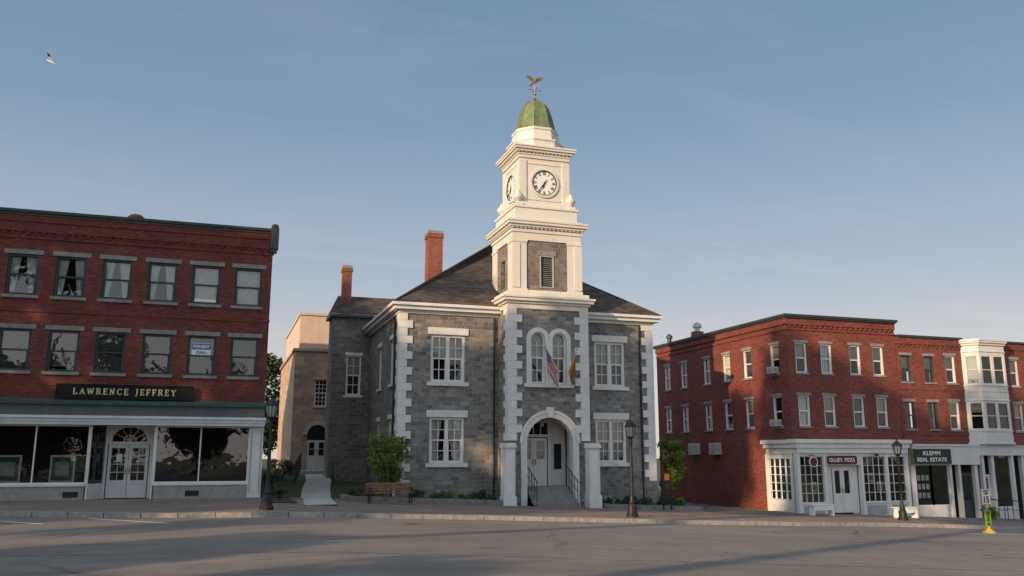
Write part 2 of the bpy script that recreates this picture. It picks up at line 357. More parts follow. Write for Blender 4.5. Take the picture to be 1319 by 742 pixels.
GL={'L':(0.62,[(0.12,0,0.12,1,2),(0.0,0,0.6,0,1),(0.0,1,0.26,1,1),(0.6,0,0.6,0.22,1)]),
'A':(0.8,[(0.08,0,0.4,1,1),(0.4,1,0.72,0,2),(0.2,0.36,0.6,0.36,1),(0.0,0,0.2,0,1),(0.6,0,0.84,0,1)]),
'W':(1.05,[(0.06,1,0.28,0,2),(0.28,0,0.52,0.95,1),(0.52,0.95,0.76,0,2),(0.76,0,0.98,1,1),(0,1,0.18,1,1),(0.88,1,1.06,1,1),(0.42,0.97,0.6,0.97,1)]),
'R':(0.74,[(0.12,0,0.12,1,2),(0,0,0.26,0,1),(0,1,0.42,1,1),(0.42,1,0.58,0.86,1.5),(0.58,0.86,0.58,0.64,2),(0.58,0.64,0.42,0.5,1.5),(0.12,0.5,0.42,0.5,1),(0.36,0.5,0.68,0,2),(0.6,0,0.78,0,1)]),
'E':(0.62,[(0.12,0,0.12,1,2),(0,0,0.6,0,1),(0,1,0.56,1,1),(0.12,0.5,0.44,0.5,1),(0.6,0,0.6,0.2,1),(0.56,1,0.56,0.82,1),(0.44,0.42,0.44,0.58,1)]),
'N':(0.8,[(0.12,0,0.12,1,1),(0.12,1,0.66,0,2),(0.66,0,0.66,1,1),(0,0,0.24,0,1),(0,1,0.18,1,1),(0.54,1,0.78,1,1)]),
'C':(0.76,[(0.68,0.78,0.56,0.96,1),(0.56,0.96,0.36,1,1),(0.36,1,0.14,0.84,1.5),(0.14,0.84,0.05,0.5,2),(0.05,0.5,0.14,0.16,2),(0.14,0.16,0.36,0,1.5),(0.36,0,0.56,0.04,1),(0.56,0.04,0.7,0.22,1),(0.68,1,0.68,0.74,1)]),
'J':(0.4,[(0.26,1,0.26,0.05,2),(0.26,0.05,0.12,-0.15,1.5),(0.12,-0.15,0.0,-0.12,1),(0.12,1,0.42,1,1)]),
'F':(0.58,[(0.12,0,0.12,1,2),(0,0,0.28,0,1),(0,1,0.56,1,1),(0.12,0.5,0.44,0.5,1),(0.56,1,0.56,0.8,1),(0.44,0.42,0.44,0.58,1)]),
'Y':(0.76,[(0.06,1,0.38,0.48,2),(0.38,0.48,0.7,1,1),(0.38,0.5,0.38,0,2),(0.24,0,0.52,0,1),(0,1,0.18,1,1),(0.6,1,0.78,1,1)])}
def seriftext(word,x0,z0,H,gap,y,mat,parent):
    q=B(); x=x0
    for ch in word:
        w_,st_=GL[ch]
        for a,c,d,e,t in st_:
            p0=Vector((x+a*H,z0+c*H)); p1=Vector((x+d*H,z0+e*H)); dv=(p1-p0).normalized(); n=Vector((-dv.y,dv.x))*0.013*(0.6+0.5*t); dv*=0.008
            q.prism([tuple(p0-dv-n),tuple(p1+dv-n),tuple(p1+dv+n),tuple(p0-dv+n)],y-0.012,y,mat)
        x+=w_*H+gap
    part(q,'lettering',parent); return x-gap
# ------------------------------------------------------------------ windows
def winset(w,h,frame,cols=1,rows=1,pair=False,lint=None,sill=None,curtain='none',fw=0.06,arch=False,seed=0,sash=True,glass_y=0.13):
    rs=random.Random(seed)
    g=B(); f=B()
    x0,x1=-w/2,w/2
    zt=h-w/2 if arch else h
    if arch:
        pts=[(x1,0)]+[(w/2*math.cos(math.pi*j/16),zt+w/2*math.sin(math.pi*j/16)) for j in range(17)]+[(x0,0)]
        g.poly([(x,glass_y,z) for x,z in pts],M_glass)
    else: g.poly([(x0,glass_y,0),(x1,glass_y,0),(x1,glass_y,h),(x0,glass_y,h)],M_glass)
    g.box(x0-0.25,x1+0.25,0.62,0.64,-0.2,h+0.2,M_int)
    yc=0.2
    if curtain=='drape':
        n=7
        for sgn in (-1,1):
            xe=sgn*w/2; span=w*(0.38+0.1*rs.random())
            for j in range(n):
                t0=j/n;t1=(j+1)/n; yy0=yc+0.03*(j%2);yy1=yc+0.03*((j+1)%2); k=0.6
                g.poly([(xe-sgn*span*k*t0,yy0,0),(xe-sgn*span*k*t1,yy1,0),(xe-sgn*span*t1,yy1,h),(xe-sgn*span*t0,yy0,h)],M_curt)
    elif curtain in('blind','shade'):
        zb=h*(rs.choice([0.0,0.05,0.12,0.45]) if curtain=='blind' else rs.choice([0.45,0.5,0.3,0.62]))
        g.poly([(x0,yc,zb),(x1,yc,zb),(x1,yc,h),(x0,yc,h)],M_blind if curtain=='blind' else M_shade)
    elif curtain=='white':
        zb=h*rs.choice([0.0,0.02,0.5]); n=10
        for j in range(n):
            a=x0+w*j/n;b_=x0+w*(j+1)/n
            g.poly([(a,yc+0.025*(j%2),zb),(b_,yc+0.025*((j+1)%2),zb),(b_,yc+0.025*((j+1)%2),h),(a,yc+0.025*(j%2),h)],M_curt)
    y0,y1=0.05,0.17
    f.box(x0,x0+fw,y0,y1,0,zt,frame); f.box(x1-fw,x1,y0,y1,0,zt,frame); f.box(x0+fw,x1-fw,y0,y1,0,fw,frame)
    if arch: f.arch(0,zt,w/2-fw,w/2,y0,y1,frame)
    else: f.box(x0+fw,x1-fw,y0,y1,h-fw,h,frame)
    leaves=[(x0+fw,x1-fw)]
    if pair:
        f.box(-0.075,0.075,y0-0.01,y1,fw,h-fw,frame); leaves=[(x0+fw,-0.075),(0.075,x1-fw)]
    for a,b_ in leaves:
        if sash:
            f.box(a,b_,y0+0.03,y1-0.01,h/2-0.03,h/2+0.03,frame)
            f.box(a,a+0.035,y0+0.02,y1-0.01,fw,h/2-0.03,frame); f.box(b_-0.035,b_,y0+0.02,y1-0.01,fw,h/2-0.03,frame)
        for c in range(1,cols):
            x=a+(b_-a)*c/cols; f.box(x-0.016,x+0.016,y0+0.045,y1-0.02,fw,(zt if arch else h)-fw,frame)
        segs=[(fw,h/2-0.03),(h/2+0.03,h-fw)] if sash else [(fw,h-fw)]
        for z0,z1 in segs:
            for r in range(1,rows):
                z=z0+(z1-z0)*r/rows; f.box(a,b_,y0+0.05,y1-0.02,z-0.016,z+0.016,frame)
    d={'window':g.mesh('window'),'frame':f.mesh('window_frame')}
    if lint:
        ext,hh,pr,mat=lint; q=B()
        q.box(x0-ext,x1+ext,-pr,0.12,h+0.003,h+hh,mat)
        d['lintel']=q.mesh('lintel')
    if sill:
        ext,hh,pr,mat=sill; q=B(); q.box(x0-ext,x1+ext,-pr,0.15,-hh,-0.003,mat); d['sill']=q.mesh('sill')
    return d
def place(ws,parent,X,Y,Z,rotz=0,name='window'):
    og=WORG(parent)
    o=bpy.data.objects.new(name,ws['window']); COL.objects.link(o); o.parent=parent
    o.location=(X-og[0],Y-og[1],Z-og[2]); o.rotation_euler=(0,0,rotz)
    for k in ('frame','lintel','sill'):
        if k in ws: child(None,k,o,ws[k])
    return o
SIDE=math.radians(-90)
# ------------------------------------------------------------------ terrain
def g(X): return 0.0 if X<2 else -0.042*(min(X,60)-2)
KERB=[(-60,31.5),(-14,31.0),(-8,29.8),(-5.5,28.8),(-3,27.5),(-1,26.7),(1.3,26.25),(4,26.3),(8.4,26.7),(12.6,26.6),(17,26.7),(20,27.0),(24.5,27.9),(27.5,27.9),(30.5,27.5),(36,27.4),(60,27.4)]
def ky(X): return float(np.interp(X,[k[0] for k in KERB],[k[1] for k in KERB]))
def rise(X,Y):
    if Y<36.3: return 0
    return float(np.interp(X,[-60,1,20,24],[1,1,1,0])*min(1,(Y-36.3)/12)*0.95)
b=B()
xs=[-1500,-600,-250,-120,-60]+list(np.arange(-30,62,2.0))+[90,140,250,600,1500]
ys=[-1500,-500,-200,-100,-60,-40]+list(np.arange(-30,76,2.0))+[100,150,250,600,1500]
idx={}
for i,x in enumerate(xs):
    for j,y in enumerate(ys):
        idx[i,j]=len(b.v); b.v.append((float(x),float(y),g(x)+(-0.08 if y<ky(x)+1.5 else 0.06)+rise(x,y)))
k=b.mi(M_grass)
for i in range(len(xs)-1):
    for j in range(len(ys)-1):
        b.f.append((idx[i,j],idx[i+1,j],idx[i+1,j+1],idx[i,j+1])); b.m.append(k)
struct(b,'ground')
b=B(); X=[x for x in np.arange(-60,61,1.0)]
for a,c in zip(X[:-1],X[1:]):
    Yl=[-14,0,8,16,22]
    for y0,y1 in zip(Yl[:-1],Yl[1:]): b.poly([(a,y0,g(a)),(c,y0,g(c)),(c,y1,g(c)),(a,y1,g(a))],M_asph)
    b.poly([(a,22,g(a)),(c,22,g(c)),(c,ky(c),g(c)),(a,ky(a),g(a))],M_asph)
struct(b,'road')
b=B()
for a,c in zip(X[:-1],X[1:]):
    h=0.13; ya=ky(a)+0.15; yc=ky(c)+0.15
    yend=36.2 if a<20 or a>=25 else 33.0
    Yl=[0,0.33,0.66,1.0]
    for t0,t1 in zip(Yl[:-1],Yl[1:]):
        b.poly([(a,ya+(yend-ya)*t0,g(a)+h),(c,yc+(yend-yc)*t0,g(c)+h),(c,yc+(yend-yc)*t1,g(c)+h),(a,ya+(yend-ya)*t1,g(a)+h)],M_paver)
struct(b,'pavement')
b=B()
for a in np.arange(20,25.0,1.0):
    for y0,y1 in ((31.6,34),(34,40),(40,48),(48,60)):
        b.poly([(a,y0,g(a)+0.136),(a+1,y0,g(a+1)+0.136),(a+1,y1,g(a+1)+0.136),(a,y1,g(a)+0.136)],M_asph2)
struct(b,'side_lane')
b=B()
for a,c in zip(X[:-1],X[1:]):
    ya,yc=ky(a),ky(c)
    P=[(a+0.01,ya,g(a)-0.05),(c-0.01,yc,g(c)-0.05),(c-0.01,yc,g(c)+0.135),(a+0.01,ya,g(a)+0.135)]
    Q=[(x,y+0.16,z) for x,y,z in P]
    b.poly(P,M_kerb); b.poly([P[3],P[2],Q[2],Q[3]],M_kerb); b.poly([P[1],Q[1],Q[2],P[2]],M_kerb); b.poly([P[0],P[3],Q[3],Q[0]],M_kerb)
struct(b,'kerb')
b=B()
for (p,q) in (((-6.6,28.2),(-4.2,25.4)),((-3.35,27.2),(-1.1,24.6)),((-9.6,29.4),(-7.4,26.6))):
    p=Vector(p);q=Vector(q); d=(q-p).normalized(); n=Vector((-d.y,d.x))*0.055
    b.poly([(*(p-n),0.005),(*(q-n),0.005),(*(q+n),0.005),(*(p+n),0.005)],M_line)
for x in np.arange(25,44,1.0):
    b.poly([(x,24.6,g(x)+0.005),(x+1,24.6,g(x+1)+0.005),(x+1,24.72,g(x+1)+0.005),(x,24.72,g(x)+0.005)],M_line)
struct(b,'road_markings')
b=B()
def pz(X,Y): return g(X)+0.15+rise(X,Y)
PW=[(30.6,3.35),(33,3.5),(36.3,3.8),(40,4.2),(43,4.6),(46.2,4.85)]
yy=np.arange(30.6,46.21,0.4)
pc=lambda y: float(np.interp(y,[p_[0] for p_ in PW],[p_[1] for p_ in PW]))
for y0,y1 in zip(yy[:-1],yy[1:]):
    x0,x1=pc(y0),pc(y1); w_=0.6
    b.poly([(x0-w_,y0,pz(x0,y0)),(x0+w_,y0,pz(x0,y0)),(x1+w_,y1,pz(x1,y1)),(x1-w_,y1,pz(x1,y1))],M_conc)
    for s_ in (-1,1): b.poly([(x0+s_*w_,y0,pz(x0,y0)-.15),(x1+s_*w_,y1,pz(x1,y1)-.15),(x1+s_*w_,y1,pz(x1,y1)),(x0+s_*w_,y0,pz(x0,y0))],M_conc)
for i in range(2):
    b.box(4.0,5.9,46.2+i*0.35,49.9,0.4,pz(4.85,46.2)+0.07*(i+1),M_base)
struct(b,'path')
b=B()
def bed(x0,x1,y0,y1,hh):
    n=max(1,int((x1-x0)))
    for i in range(n):
        a=x0+(x1-x0)*i/n;c=x0+(x1-x0)*(i+1)/n
        b.poly([(a,y0,g(a)+0.13+hh),(c,y0,g(c)+0.13+hh),(c,y1,g(c)+0.13+hh),(a,y1,g(a)+0.13+hh)],M_soil)
bed(4.75,11.0,34.3,36.0,0.16); bed(15.4,20.2,34.3,36.0,0.14); bed(1.75,2.7,31.5,36.2,0.03)
struct(b,'planting_beds')

# =================================================================== LEFT BRICK BLOCK
R=root('brick_shop_building',(-5,36,0.1),'three-storey dark red brick shop building with glazed storefront','building')
Y=36.0; xl,xr=-16.0,1.6; YB=45.5
wx=[-10.75-3.28,-10.75-1.64,-10.75,-9.11,-7.47,-5.83,-4.2,-2.55,-0.91,0.71]
ops=[(x-0.53,x+0.53,7.68,9.25) for x in wx]+[(x-0.53,x+0.53,4.83,6.4) for x in wx]
b=B(); b.facade(frontP(Y),xl,xr,3.45,10.75,ops,M_brickL)
b.facade(lambda u,w,z:(xr-w,u,z),Y,YB,0,10.75,[],M_brickL)
b.poly([(xl,Y,0),(xl,YB,0),(xl,YB,10.75),(xl,Y,10.75)],M_brickL)
b.poly([(xl,YB,0),(xr,YB,0),(xr,YB,10.75),(xl,YB,10.75)],M_brickL)
b.box(xl,xr+0.05,Y-0.05,Y-0.001,9.86,9.93,M_brickL)
b.box(xl,xr+0.07,Y-0.06,Y-0.001,10.12,10.5,M_brickL); b.box(xl,xr+0.09,Y-0.1,Y-0.001,10.502,10.75,M_brickL)
for x in np.arange(xl+0.2,xr,0.26): b.box(x,x+0.12,Y-0.04,Y-0.001,10.02,10.118,M_brickL)
b.box(xl,xr+0.02,Y-0.03,Y-0.001,7.05,7.16,M_brickL)
part(b,'wall',R)
b=B(); b.box(xl,xr+0.14,Y-0.14,YB+.05,10.75,10.84,M_trimD); b.box(xl,xr+0.2,Y-0.22,YB+.1,10.842,10.95,M_dgreen)
part(b,'cornice',R)
b=B(); b.box(xr-0.12,xr+0.2,Y-0.28,Y+0.1,10.1,11.0,M_trimD); b.lathe(xr+0.04,Y-0.08,[(0.02,11.0),(0.14,11.04),(0.14,11.13),(0.05,11.18)],12,M_trimD)
b.box(xr-0.09,xr+0.15,Y-0.22,Y+0.06,9.95,10.1,M_trimD)
part(b,'cornice_bracket',R)
b=B(); b.lathe(-3.82,37.2,[(0.14,10.9),(0.14,11.15),(0.32,11.2),(0.34,11.3),(0.22,11.42),(0.05,11.46)],16,M_chim)
part(b,'roof_vent',R,True)
lt=(0.14,0.17,0.03,M_lint); sl=(0.1,0.12,0.07,M_lint)
WL=[winset(1.06,1.57,M_dgreen,1,1,False,lt,sl,c,0.085,seed=s) for c,s in (('drape',1),('white',2),('drape',3),('blind',4),('blind',5),('white',9))]
up=[0,2,0,2,0,2,0,0,1,1]; lo=[3,4,3,4,3,4,3,3,4,3]
for i,x in enumerate(wx):
    place(WL[up[i]],R,x,Y,7.68); place(WL[lo[i]],R,x,Y,4.83)
b=B(); b.box(xl,xr+0.1,Y-0.45,Y+0.02,3.60,3.68,M_strip); b.poly([(xl,Y-0.45,3.685),(xr+0.1,Y-0.45,3.685),(xr+0.1,Y-0.003,3.82),(xl,Y-0.003,3.82)],M_strip); part(b,'copper_ledge',R)
b=B(); b.box(xl,xr+0.02,Y-0.33,Y+0.3,3.2,3.60,M_slateblue); b.box(xl,xr+0.08,Y-0.40,Y+0.3,3.10,3.198,M_white); b.box(xl,xr+0.04,Y-0.36,Y+0.3,2.86,3.098,M_whiteB); b.box(xl,xr+0.05,Y-0.37,Y-0.362,2.96,2.975,M_grey); part(b,'storefront_fascia',R)
b=B(); b.box(-5.87,-1.13,Y-0.16,Y-0.1,3.86,4.34,M_blacksign)
for z in (3.82,4.34): b.box(-5.9,-1.1,Y-0.18,Y-0.09,z,z+0.04,M_blacksign)
for x in (-5.91,-1.13): b.box(x,x+0.04,Y-0.18,Y-0.09,3.862,4.338,M_blacksign)
sg=part(b,'shop_sign',R,label='black fascia board with gold capital lettering')
xe=seriftext('LAWRENCE',-5.32,4.0,0.215,0.085,Y-0.165,M_gold2,sg)
seriftext('JEFFREY',xe+0.26,4.0,0.215,0.085,Y-0.165,M_gold2,sg)
for a,c in ((xl,-4.62),(-2.33,1.12)):
    b=B(); b.box(a,c,Y-0.06,Y+0.12,0.0,0.62,M_base); b.box(a,c,Y-0.1,Y+0.16,0.62,0.7,M_white)
    x=-5.1 if a<-5 else -0.9; b.box(x-0.25,x+0.25,Y-0.08,Y-0.062,0.22,0.42,M_black); part(b,'storefront_base',R)
b=B(); b.box(1.12,1.62,Y-0.1,Y+0.2,0.0,2.86,M_white)
for a,c in ((1.16,1.2),(1.52,1.56)): b.box(a,c,Y-0.12,Y-0.102,0.3,2.7,M_grey)
part(b,'pilaster',R)
def shopwin(x0,x1,z0,z1,Yg,divs,fr,name='shop_window',fw=0.06,parent=None):
    q=B(); q.poly([(x0,Yg,z0),(x1,Yg,z0),(x1,Yg,z1),(x0,Yg,z1)],M_glass); w_=part(q,name,parent)
    f=B(); f.box(x0,x0+fw,Yg-0.05,Yg+0.05,z0,z1,fr); f.box(x1-fw,x1,Yg-0.05,Yg+0.05,z0,z1,fr); f.box(x0+fw,x1-fw,Yg-0.05,Yg+0.05,z0,z0+fw,fr); f.box(x0+fw,x1-fw,Yg-0.05,Yg+0.05,z1-fw,z1,fr)
    for d in divs: f.box(d-0.025,d+0.025,Yg-0.05,Yg+0.05,z0+fw,z1-fw,fr)
    part(f,'frame',w_); return w_
shopwin(-16,-4.62,0.7,2.86,Y+0.02,[-13.2,-11.1,-9.0,-6.43],M_white,parent=R)
shopwin(-2.33,1.12,0.7,2.86,Y+0.02,[-0.71],M_white,parent=R)
b=B(); b.poly([(-4.62,Y+0.02,0.7),(-4.15,Y+0.9,0.7),(-4.15,Y+0.9,2.86),(-4.62,Y+0.02,2.86)],M_glass); part(b,'recess_window',R)
b=B(); b.poly([(-2.33,Y+0.02,0.7),(-2.5,Y+0.9,0.7),(-2.5,Y+0.9,2.86),(-2.33,Y+0.02,2.86)],M_glass); part(b,'recess_window',R)
b=B(); b.box(-4.2,-4.08,Y+0.88,Y+1.0,0.1,2.86,M_white); b.box(-2.57,-2.45,Y+0.88,Y+1.0,0.1,2.86,M_white)
b.box(-4.66,-4.56,Y-0.06,Y+0.06,0.1,2.86,M_white); b.box(-2.39,-2.29,Y-0.06,Y+0.06,0.1,2.86,M_white)
b.poly([(-4.62,Y,0.1),(-4.15,Y+0.9,0.1),(-4.15,Y+0.9,0.7),(-4.62,Y,0.7)],M_white); b.poly([(-2.33,Y,0.1),(-2.5,Y+0.9,0.1),(-2.5,Y+0.9,0.7),(-2.33,Y,0.7)],M_white)
b.box(-4.66,-2.29,Y-0.02,Y+1.05,2.86,2.94,M_white)
b.box(-4.08,-2.57,Y+0.9,Y+1.0,2.15,2.27,M_white)
cx=-3.325; r=0.5; zc=2.32
for j in range(16):
    t0=math.pi*j/16;t1=math.pi*(j+1)/16
    b.poly([(cx+.62*math.cos(t0),Y+0.93,zc+r*math.sin(t0)),(cx+.62*math.cos(t0),Y+0.93,2.87),(cx+.62*math.cos(t1),Y+0.93,2.87),(cx+.62*math.cos(t1),Y+0.93,zc+r*math.sin(t1))],M_white)
b.box(-4.08,cx-0.62,Y+0.925,Y+0.99,2.27,2.87,M_white); b.box(cx+0.62,-2.57,Y+0.925,Y+0.99,2.27,2.87,M_white)
part(b,'door_surround',R)
b=B(); b.poly([(cx-0.62,Y+0.95,2.27),(cx+0.62,Y+0.95,2.27),(cx+0.62,Y+0.95,2.85),(cx-0.62,Y+0.95,2.85)],M_glass); fl=part(b,'fanlight',R)
b=B()
for a in (30,60,90,120,150):
    t=math.radians(a); b.tube((cx,Y+0.93,2.29),(cx+.6*math.cos(t),Y+0.93,zc+r*math.sin(t)),0.014,0.014,6,M_gold2)
b.arch(cx,2.29,0.2,0.23,Y+0.92,Y+0.94,M_gold2)
part(b,'glazing_bars',fl)
def paneldoor(x0,x1,z0,z1,Yd,leaf,parent,name='door',glz=0.3,glasscols=2,glassrows=3,dbl=True):
    n=2 if dbl else 1; q=B(); gg=B(); hd=B()
    for i in range(n):
        a=x0+(x1-x0)*i/n+0.008; c=x0+(x1-x0)*(i+1)/n-0.008; s_=0.11
        q.box(a,a+s_,Yd,Yd+0.05,z0,z1,leaf); q.box(c-s_,c,Yd,Yd+0.05,z0,z1,leaf)
        q.box(a+s_,c-s_,Yd,Yd+0.05,z1-0.12,z1,leaf); q.box(a+s_,c-s_,Yd,Yd+0.05,z0,z0+0.2,leaf)
        zg=z0+(z1-z0)*glz; q.box(a+s_,c-s_,Yd,Yd+0.05,zg-0.06,zg+0.06,leaf)
        q.box(a+s_,c-s_,Yd+0.02,Yd+0.05,z0+0.2,zg-0.06,leaf)
        gg.poly([(a+s_,Yd+0.03,zg+0.06),(c-s_,Yd+0.03,zg+0.06),(c-s_,Yd+0.03,z1-0.12),(a+s_,Yd+0.03,z1-0.12)],M_glass)
        for k_ in range(1,glasscols):
            xx=a+s_+(c-a-2*s_)*k_/glasscols; q.box(xx-0.012,xx+0.012,Yd+0.005,Yd+0.045,zg+0.06,z1-0.12,leaf)
        for k_ in range(1,glassrows):
            zz=zg+0.06+(z1-0.18-zg)*k_/glassrows; q.box(a+s_,c-s_,Yd+0.007,Yd+0.043,zz-0.012,zz+0.012,leaf)
        xh=(c-0.06) if i==0 else (a+0.06)
        hd.tube((xh,Yd-0.06,z0+0.9),(xh,Yd-0.06,z0+1.15),0.015,0.015,6,M_gold); hd.box(xh-0.02,xh+0.02,Yd-0.06,Yd-0.002,z0+1.0,z0+1.03,M_gold)
    d=part(q,name,parent); part(gg,'door_glass',d); part(hd,'handle',d); return d
paneldoor(-4.05,-2.6,0.14,2.14,Y+0.92,M_white,R,glasscols=2,glassrows=4)
b=B(); b.box(-3.75,-3.55,Y+0.9,Y+0.915,1.5,1.8,M_signw); part(b,'opening_hours_notice',R)
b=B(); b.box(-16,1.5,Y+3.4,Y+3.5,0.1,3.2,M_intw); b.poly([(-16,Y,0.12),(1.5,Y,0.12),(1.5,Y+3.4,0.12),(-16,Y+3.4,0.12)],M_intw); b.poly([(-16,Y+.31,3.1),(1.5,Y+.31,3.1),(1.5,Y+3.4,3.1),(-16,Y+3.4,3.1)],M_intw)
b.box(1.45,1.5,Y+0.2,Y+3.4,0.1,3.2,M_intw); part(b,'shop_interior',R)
for x0,x1 in ((-7.8,-6.9),(-5.95,-5.1)):
    q=B(); q.box(x0,x1,Y+0.45,Y+0.5,0.75,1.75,M_white); w_=part(q,'display_picture',R); q=B(); q.box(x0+0.07,x1-0.07,Y+0.44,Y+0.449,0.82,1.68,M_strip); q.box(x0+0.2,x1-0.2,Y+0.43,Y+0.438,1.0,1.5,M_grey); part(q,'picture',w_)
q=B(); q.box(-1.28,-0.56,Y+0.1,Y+0.105,5.64,6.12,M_signw); q.box(-1.27,-0.57,Y+0.095,Y+0.0985,5.86,6.1,M_blue); w_=part(q,'rent_notice',R); textobj('FOR',0.24,0.13,M_letter,w_,(-1.1,Y+0.088,5.98),bold=0.03); textobj('RENT',0.33,0.13,M_letter,w_,(-0.78,Y+0.088,5.98),bold=0.03); textobj('CALL',0.4,0.1,M_blue,w_,(-0.92,Y+0.09,5.75),bold=0.03)
q=B(); q.box(-1.38,-0.44,Y+0.1,Y+0.105,7.9-.12,7.9,M_signw); part(q,'window_notice',R)
b=B(); b.poly([(xl,Y,10.6),(xr,Y,10.6),(xr,YB,10.6),(xl,YB,10.6)],M_roofflat); part(b,'roof',R)

# =================================================================== TOWN HALL
R=root('town_hall',(13,36,-0.3),'grey granite town hall with white quoins and arched entrance','building')
Y=36.0; X0,X1=7.0,18.95; ZT=7.75
wc=[(9.12,4.83),(9.12,1.42),(16.78,4.83),(16.78,1.42)]
ops=[(x-0.76,x+0.76,z,z+(2.05 if z>3 else 1.92)) for x,z in wc]+[(11.9,14.6,-1.2,3.65)]
b=B(); b.facade(frontP(Y),X0,X1,-1.2,ZT,ops,M_stone)
sops=[(37.3,38.1,4.83,6.8),(40.3,41.1,4.83,6.8),(37.3,38.1,1.42,3.3),(40.3,41.1,1.42,3.3)]
b.facade(sideP(X0),Y,44,-1.2,ZT,sops,M_stone)
b.facade(lambda u,w,z:(X1-w,u,z),Y,47,-1.5,ZT,[],M_stone)
b.poly([(X0,47,-1),(X1,47,-1),(X1,47,ZT),(X0,47,ZT)],M_stone)
part(b,'wall',R)
for a,c in ((X0-0.05,11.38),(15.1,X1+0.05)):
    b=B(); b.box(a,c,Y-0.07,Y-0.001,-1.2,0.62,M_stone); part(b,'plinth',R)
def quoins(cxn,s_,ys,z0,z1,name,w=(0.55,0.32),ws=(0.32,0.55)):
    b=B(); z=z0;i=0
    while z<z1-0.05:
        wf,wsd=(w[0],ws[0]) if i%2 else (w[1],ws[1])
        xa=cxn-0.05*s_; xb=cxn+wf*s_
        b.box(min(xa,xb),max(xa,xb),ys-0.06,ys+wsd,z+0.006,min(z+0.329,z1),M_wstone); z+=0.335;i+=1
    b.box(min(cxn-0.03*s_,cxn+0.28*s_),max(cxn-0.03*s_,cxn+0.28*s_),ys-0.04,ys+0.28,z0,z1-0.01,M_wstone)
    part(b,name,R)
quoins(X0,1,Y,-0.6,ZT,'quoins'); quoins(X1,-1,Y,-0.9,ZT,'quoins')
b=B(); b.box(X0-0.08,X1+0.08,Y-0.08,47.08,ZT,ZT+0.14,M_white); b.box(X0-0.3,X1+0.3,Y-0.3,47.3,ZT+0.142,ZT+0.3,M_white); b.box(X0-0.42,X1+0.42,Y-0.42,47.42,ZT+0.302,ZT+0.42,M_white)
part(b,'cornice',R)
b=B(); e=0.38; zr=ZT+0.42; a=(X0-e,Y-e,zr);c=(X1+e,Y-e,zr);d=(X1+e,47+e,zr);f_=(X0-e,47+e,zr); p=(12.7,41.2,12.45); q=(13.3,41.8,12.45)
b.poly([a,c,q,p],M_slate); b.poly([c,d,q],M_slate); b.poly([d,f_,p,q],M_slate); b.poly([f_,a,p],M_slate)
b.tube(a,p,0.05,0.05,6,M_slate); b.tube(c,q,0.05,0.05,6,M_slate)
part(b,'roof',R)
lt=(0.14,0.3,0.06,M_wstone); sl=(0.16,0.16,0.1,M_wstone)
WT=[winset(1.52,2.05,M_white,2,2,True,lt,sl,c,0.11,seed=s) for c,s in (('shade',1),('shade',3))]
WT2=[winset(1.52,1.92,M_white,2,2,True,lt,sl,c,0.11,seed=s) for c,s in (('drape',1),('shade',2))]
place(WT[0],R,9.12,Y,4.83); place(WT[1],R,16.78,Y,4.83); place(WT2[0],R,9.12,Y,1.42); place(WT2[1],R,16.78,Y,1.42)
WS=winset(0.8,1.97,M_white,2,2,False,(0.08,0.2,0.04,M_wstone),(0.1,0.12,0.08,M_wstone),'shade',0.07,seed=3)
WS2=winset(0.8,1.88,M_white,2,2,False,(0.08,0.2,0.04,M_wstone),(0.1,0.12,0.08,M_wstone),'none',0.07,seed=3)
for yy_ in (37.7,40.7): place(WS,R,X0,yy_,4.83,SIDE); place(WS2,R,X0,yy_,1.42,SIDE)
for x,y,r_ in ((11.2,35.93,.045),(18.3,35.93,.04),(6.92,36.7,.045)):
    b=B(); b.tube((x,y,-0.3),(x,y,7.7),r_,r_,8,M_black); part(b,'downpipe',R)
def chimney(x0,x1,y0,y1,z0,z1,parent):
    b=B(); b.box(x0,x1,y0,y1,z0,z1-0.35,M_chim); b.box(x0-0.04,x1+0.04,y0-0.04,y1+0.04,z1-0.35,z1-0.14,M_chim); b.box(x0-0.01,x1+0.01,y0-0.01,y1+0.01,z1-0.14,z1,M_lint)
    part(b,'chimney',parent)
chimney(9.08,9.8,40,40.7,9.0,12.6,R)
WX=5.1
b=B(); wy=44.0; we=45.6
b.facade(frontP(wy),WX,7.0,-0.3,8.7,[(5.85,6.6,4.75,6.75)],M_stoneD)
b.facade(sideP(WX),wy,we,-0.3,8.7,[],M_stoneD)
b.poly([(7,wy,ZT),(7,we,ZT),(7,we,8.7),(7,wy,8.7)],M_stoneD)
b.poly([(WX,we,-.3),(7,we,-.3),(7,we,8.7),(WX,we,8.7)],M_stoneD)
part(b,'wing_wall',R)
b=B(); b.box(WX-.18,7.2,wy-0.2,we+.1,8.7,8.84,M_trimD); part(b,'wing_gutter',R)
b=B(); b.poly([(WX-.18,wy-0.2,8.845),(9.5,wy-0.2,8.845),(9.5,we,10.1),(5.5,we,10.1)],M_slate); b.poly([(WX-.18,wy-0.2,8.845),(5.5,we,10.1),(WX-.18,we+.1,8.845)],M_slate); part(b,'wing_roof',R)
place(winset(0.75,2.0,M_white,2,2,False,(0.08,0.15,0.03,M_wstone),(0.1,0.12,0.06,M_wstone),'shade',0.07,seed=1),R,6.225,wy,4.75)
chimney(5.62,6.1,44.9,45.4,8.9,11.65,R)
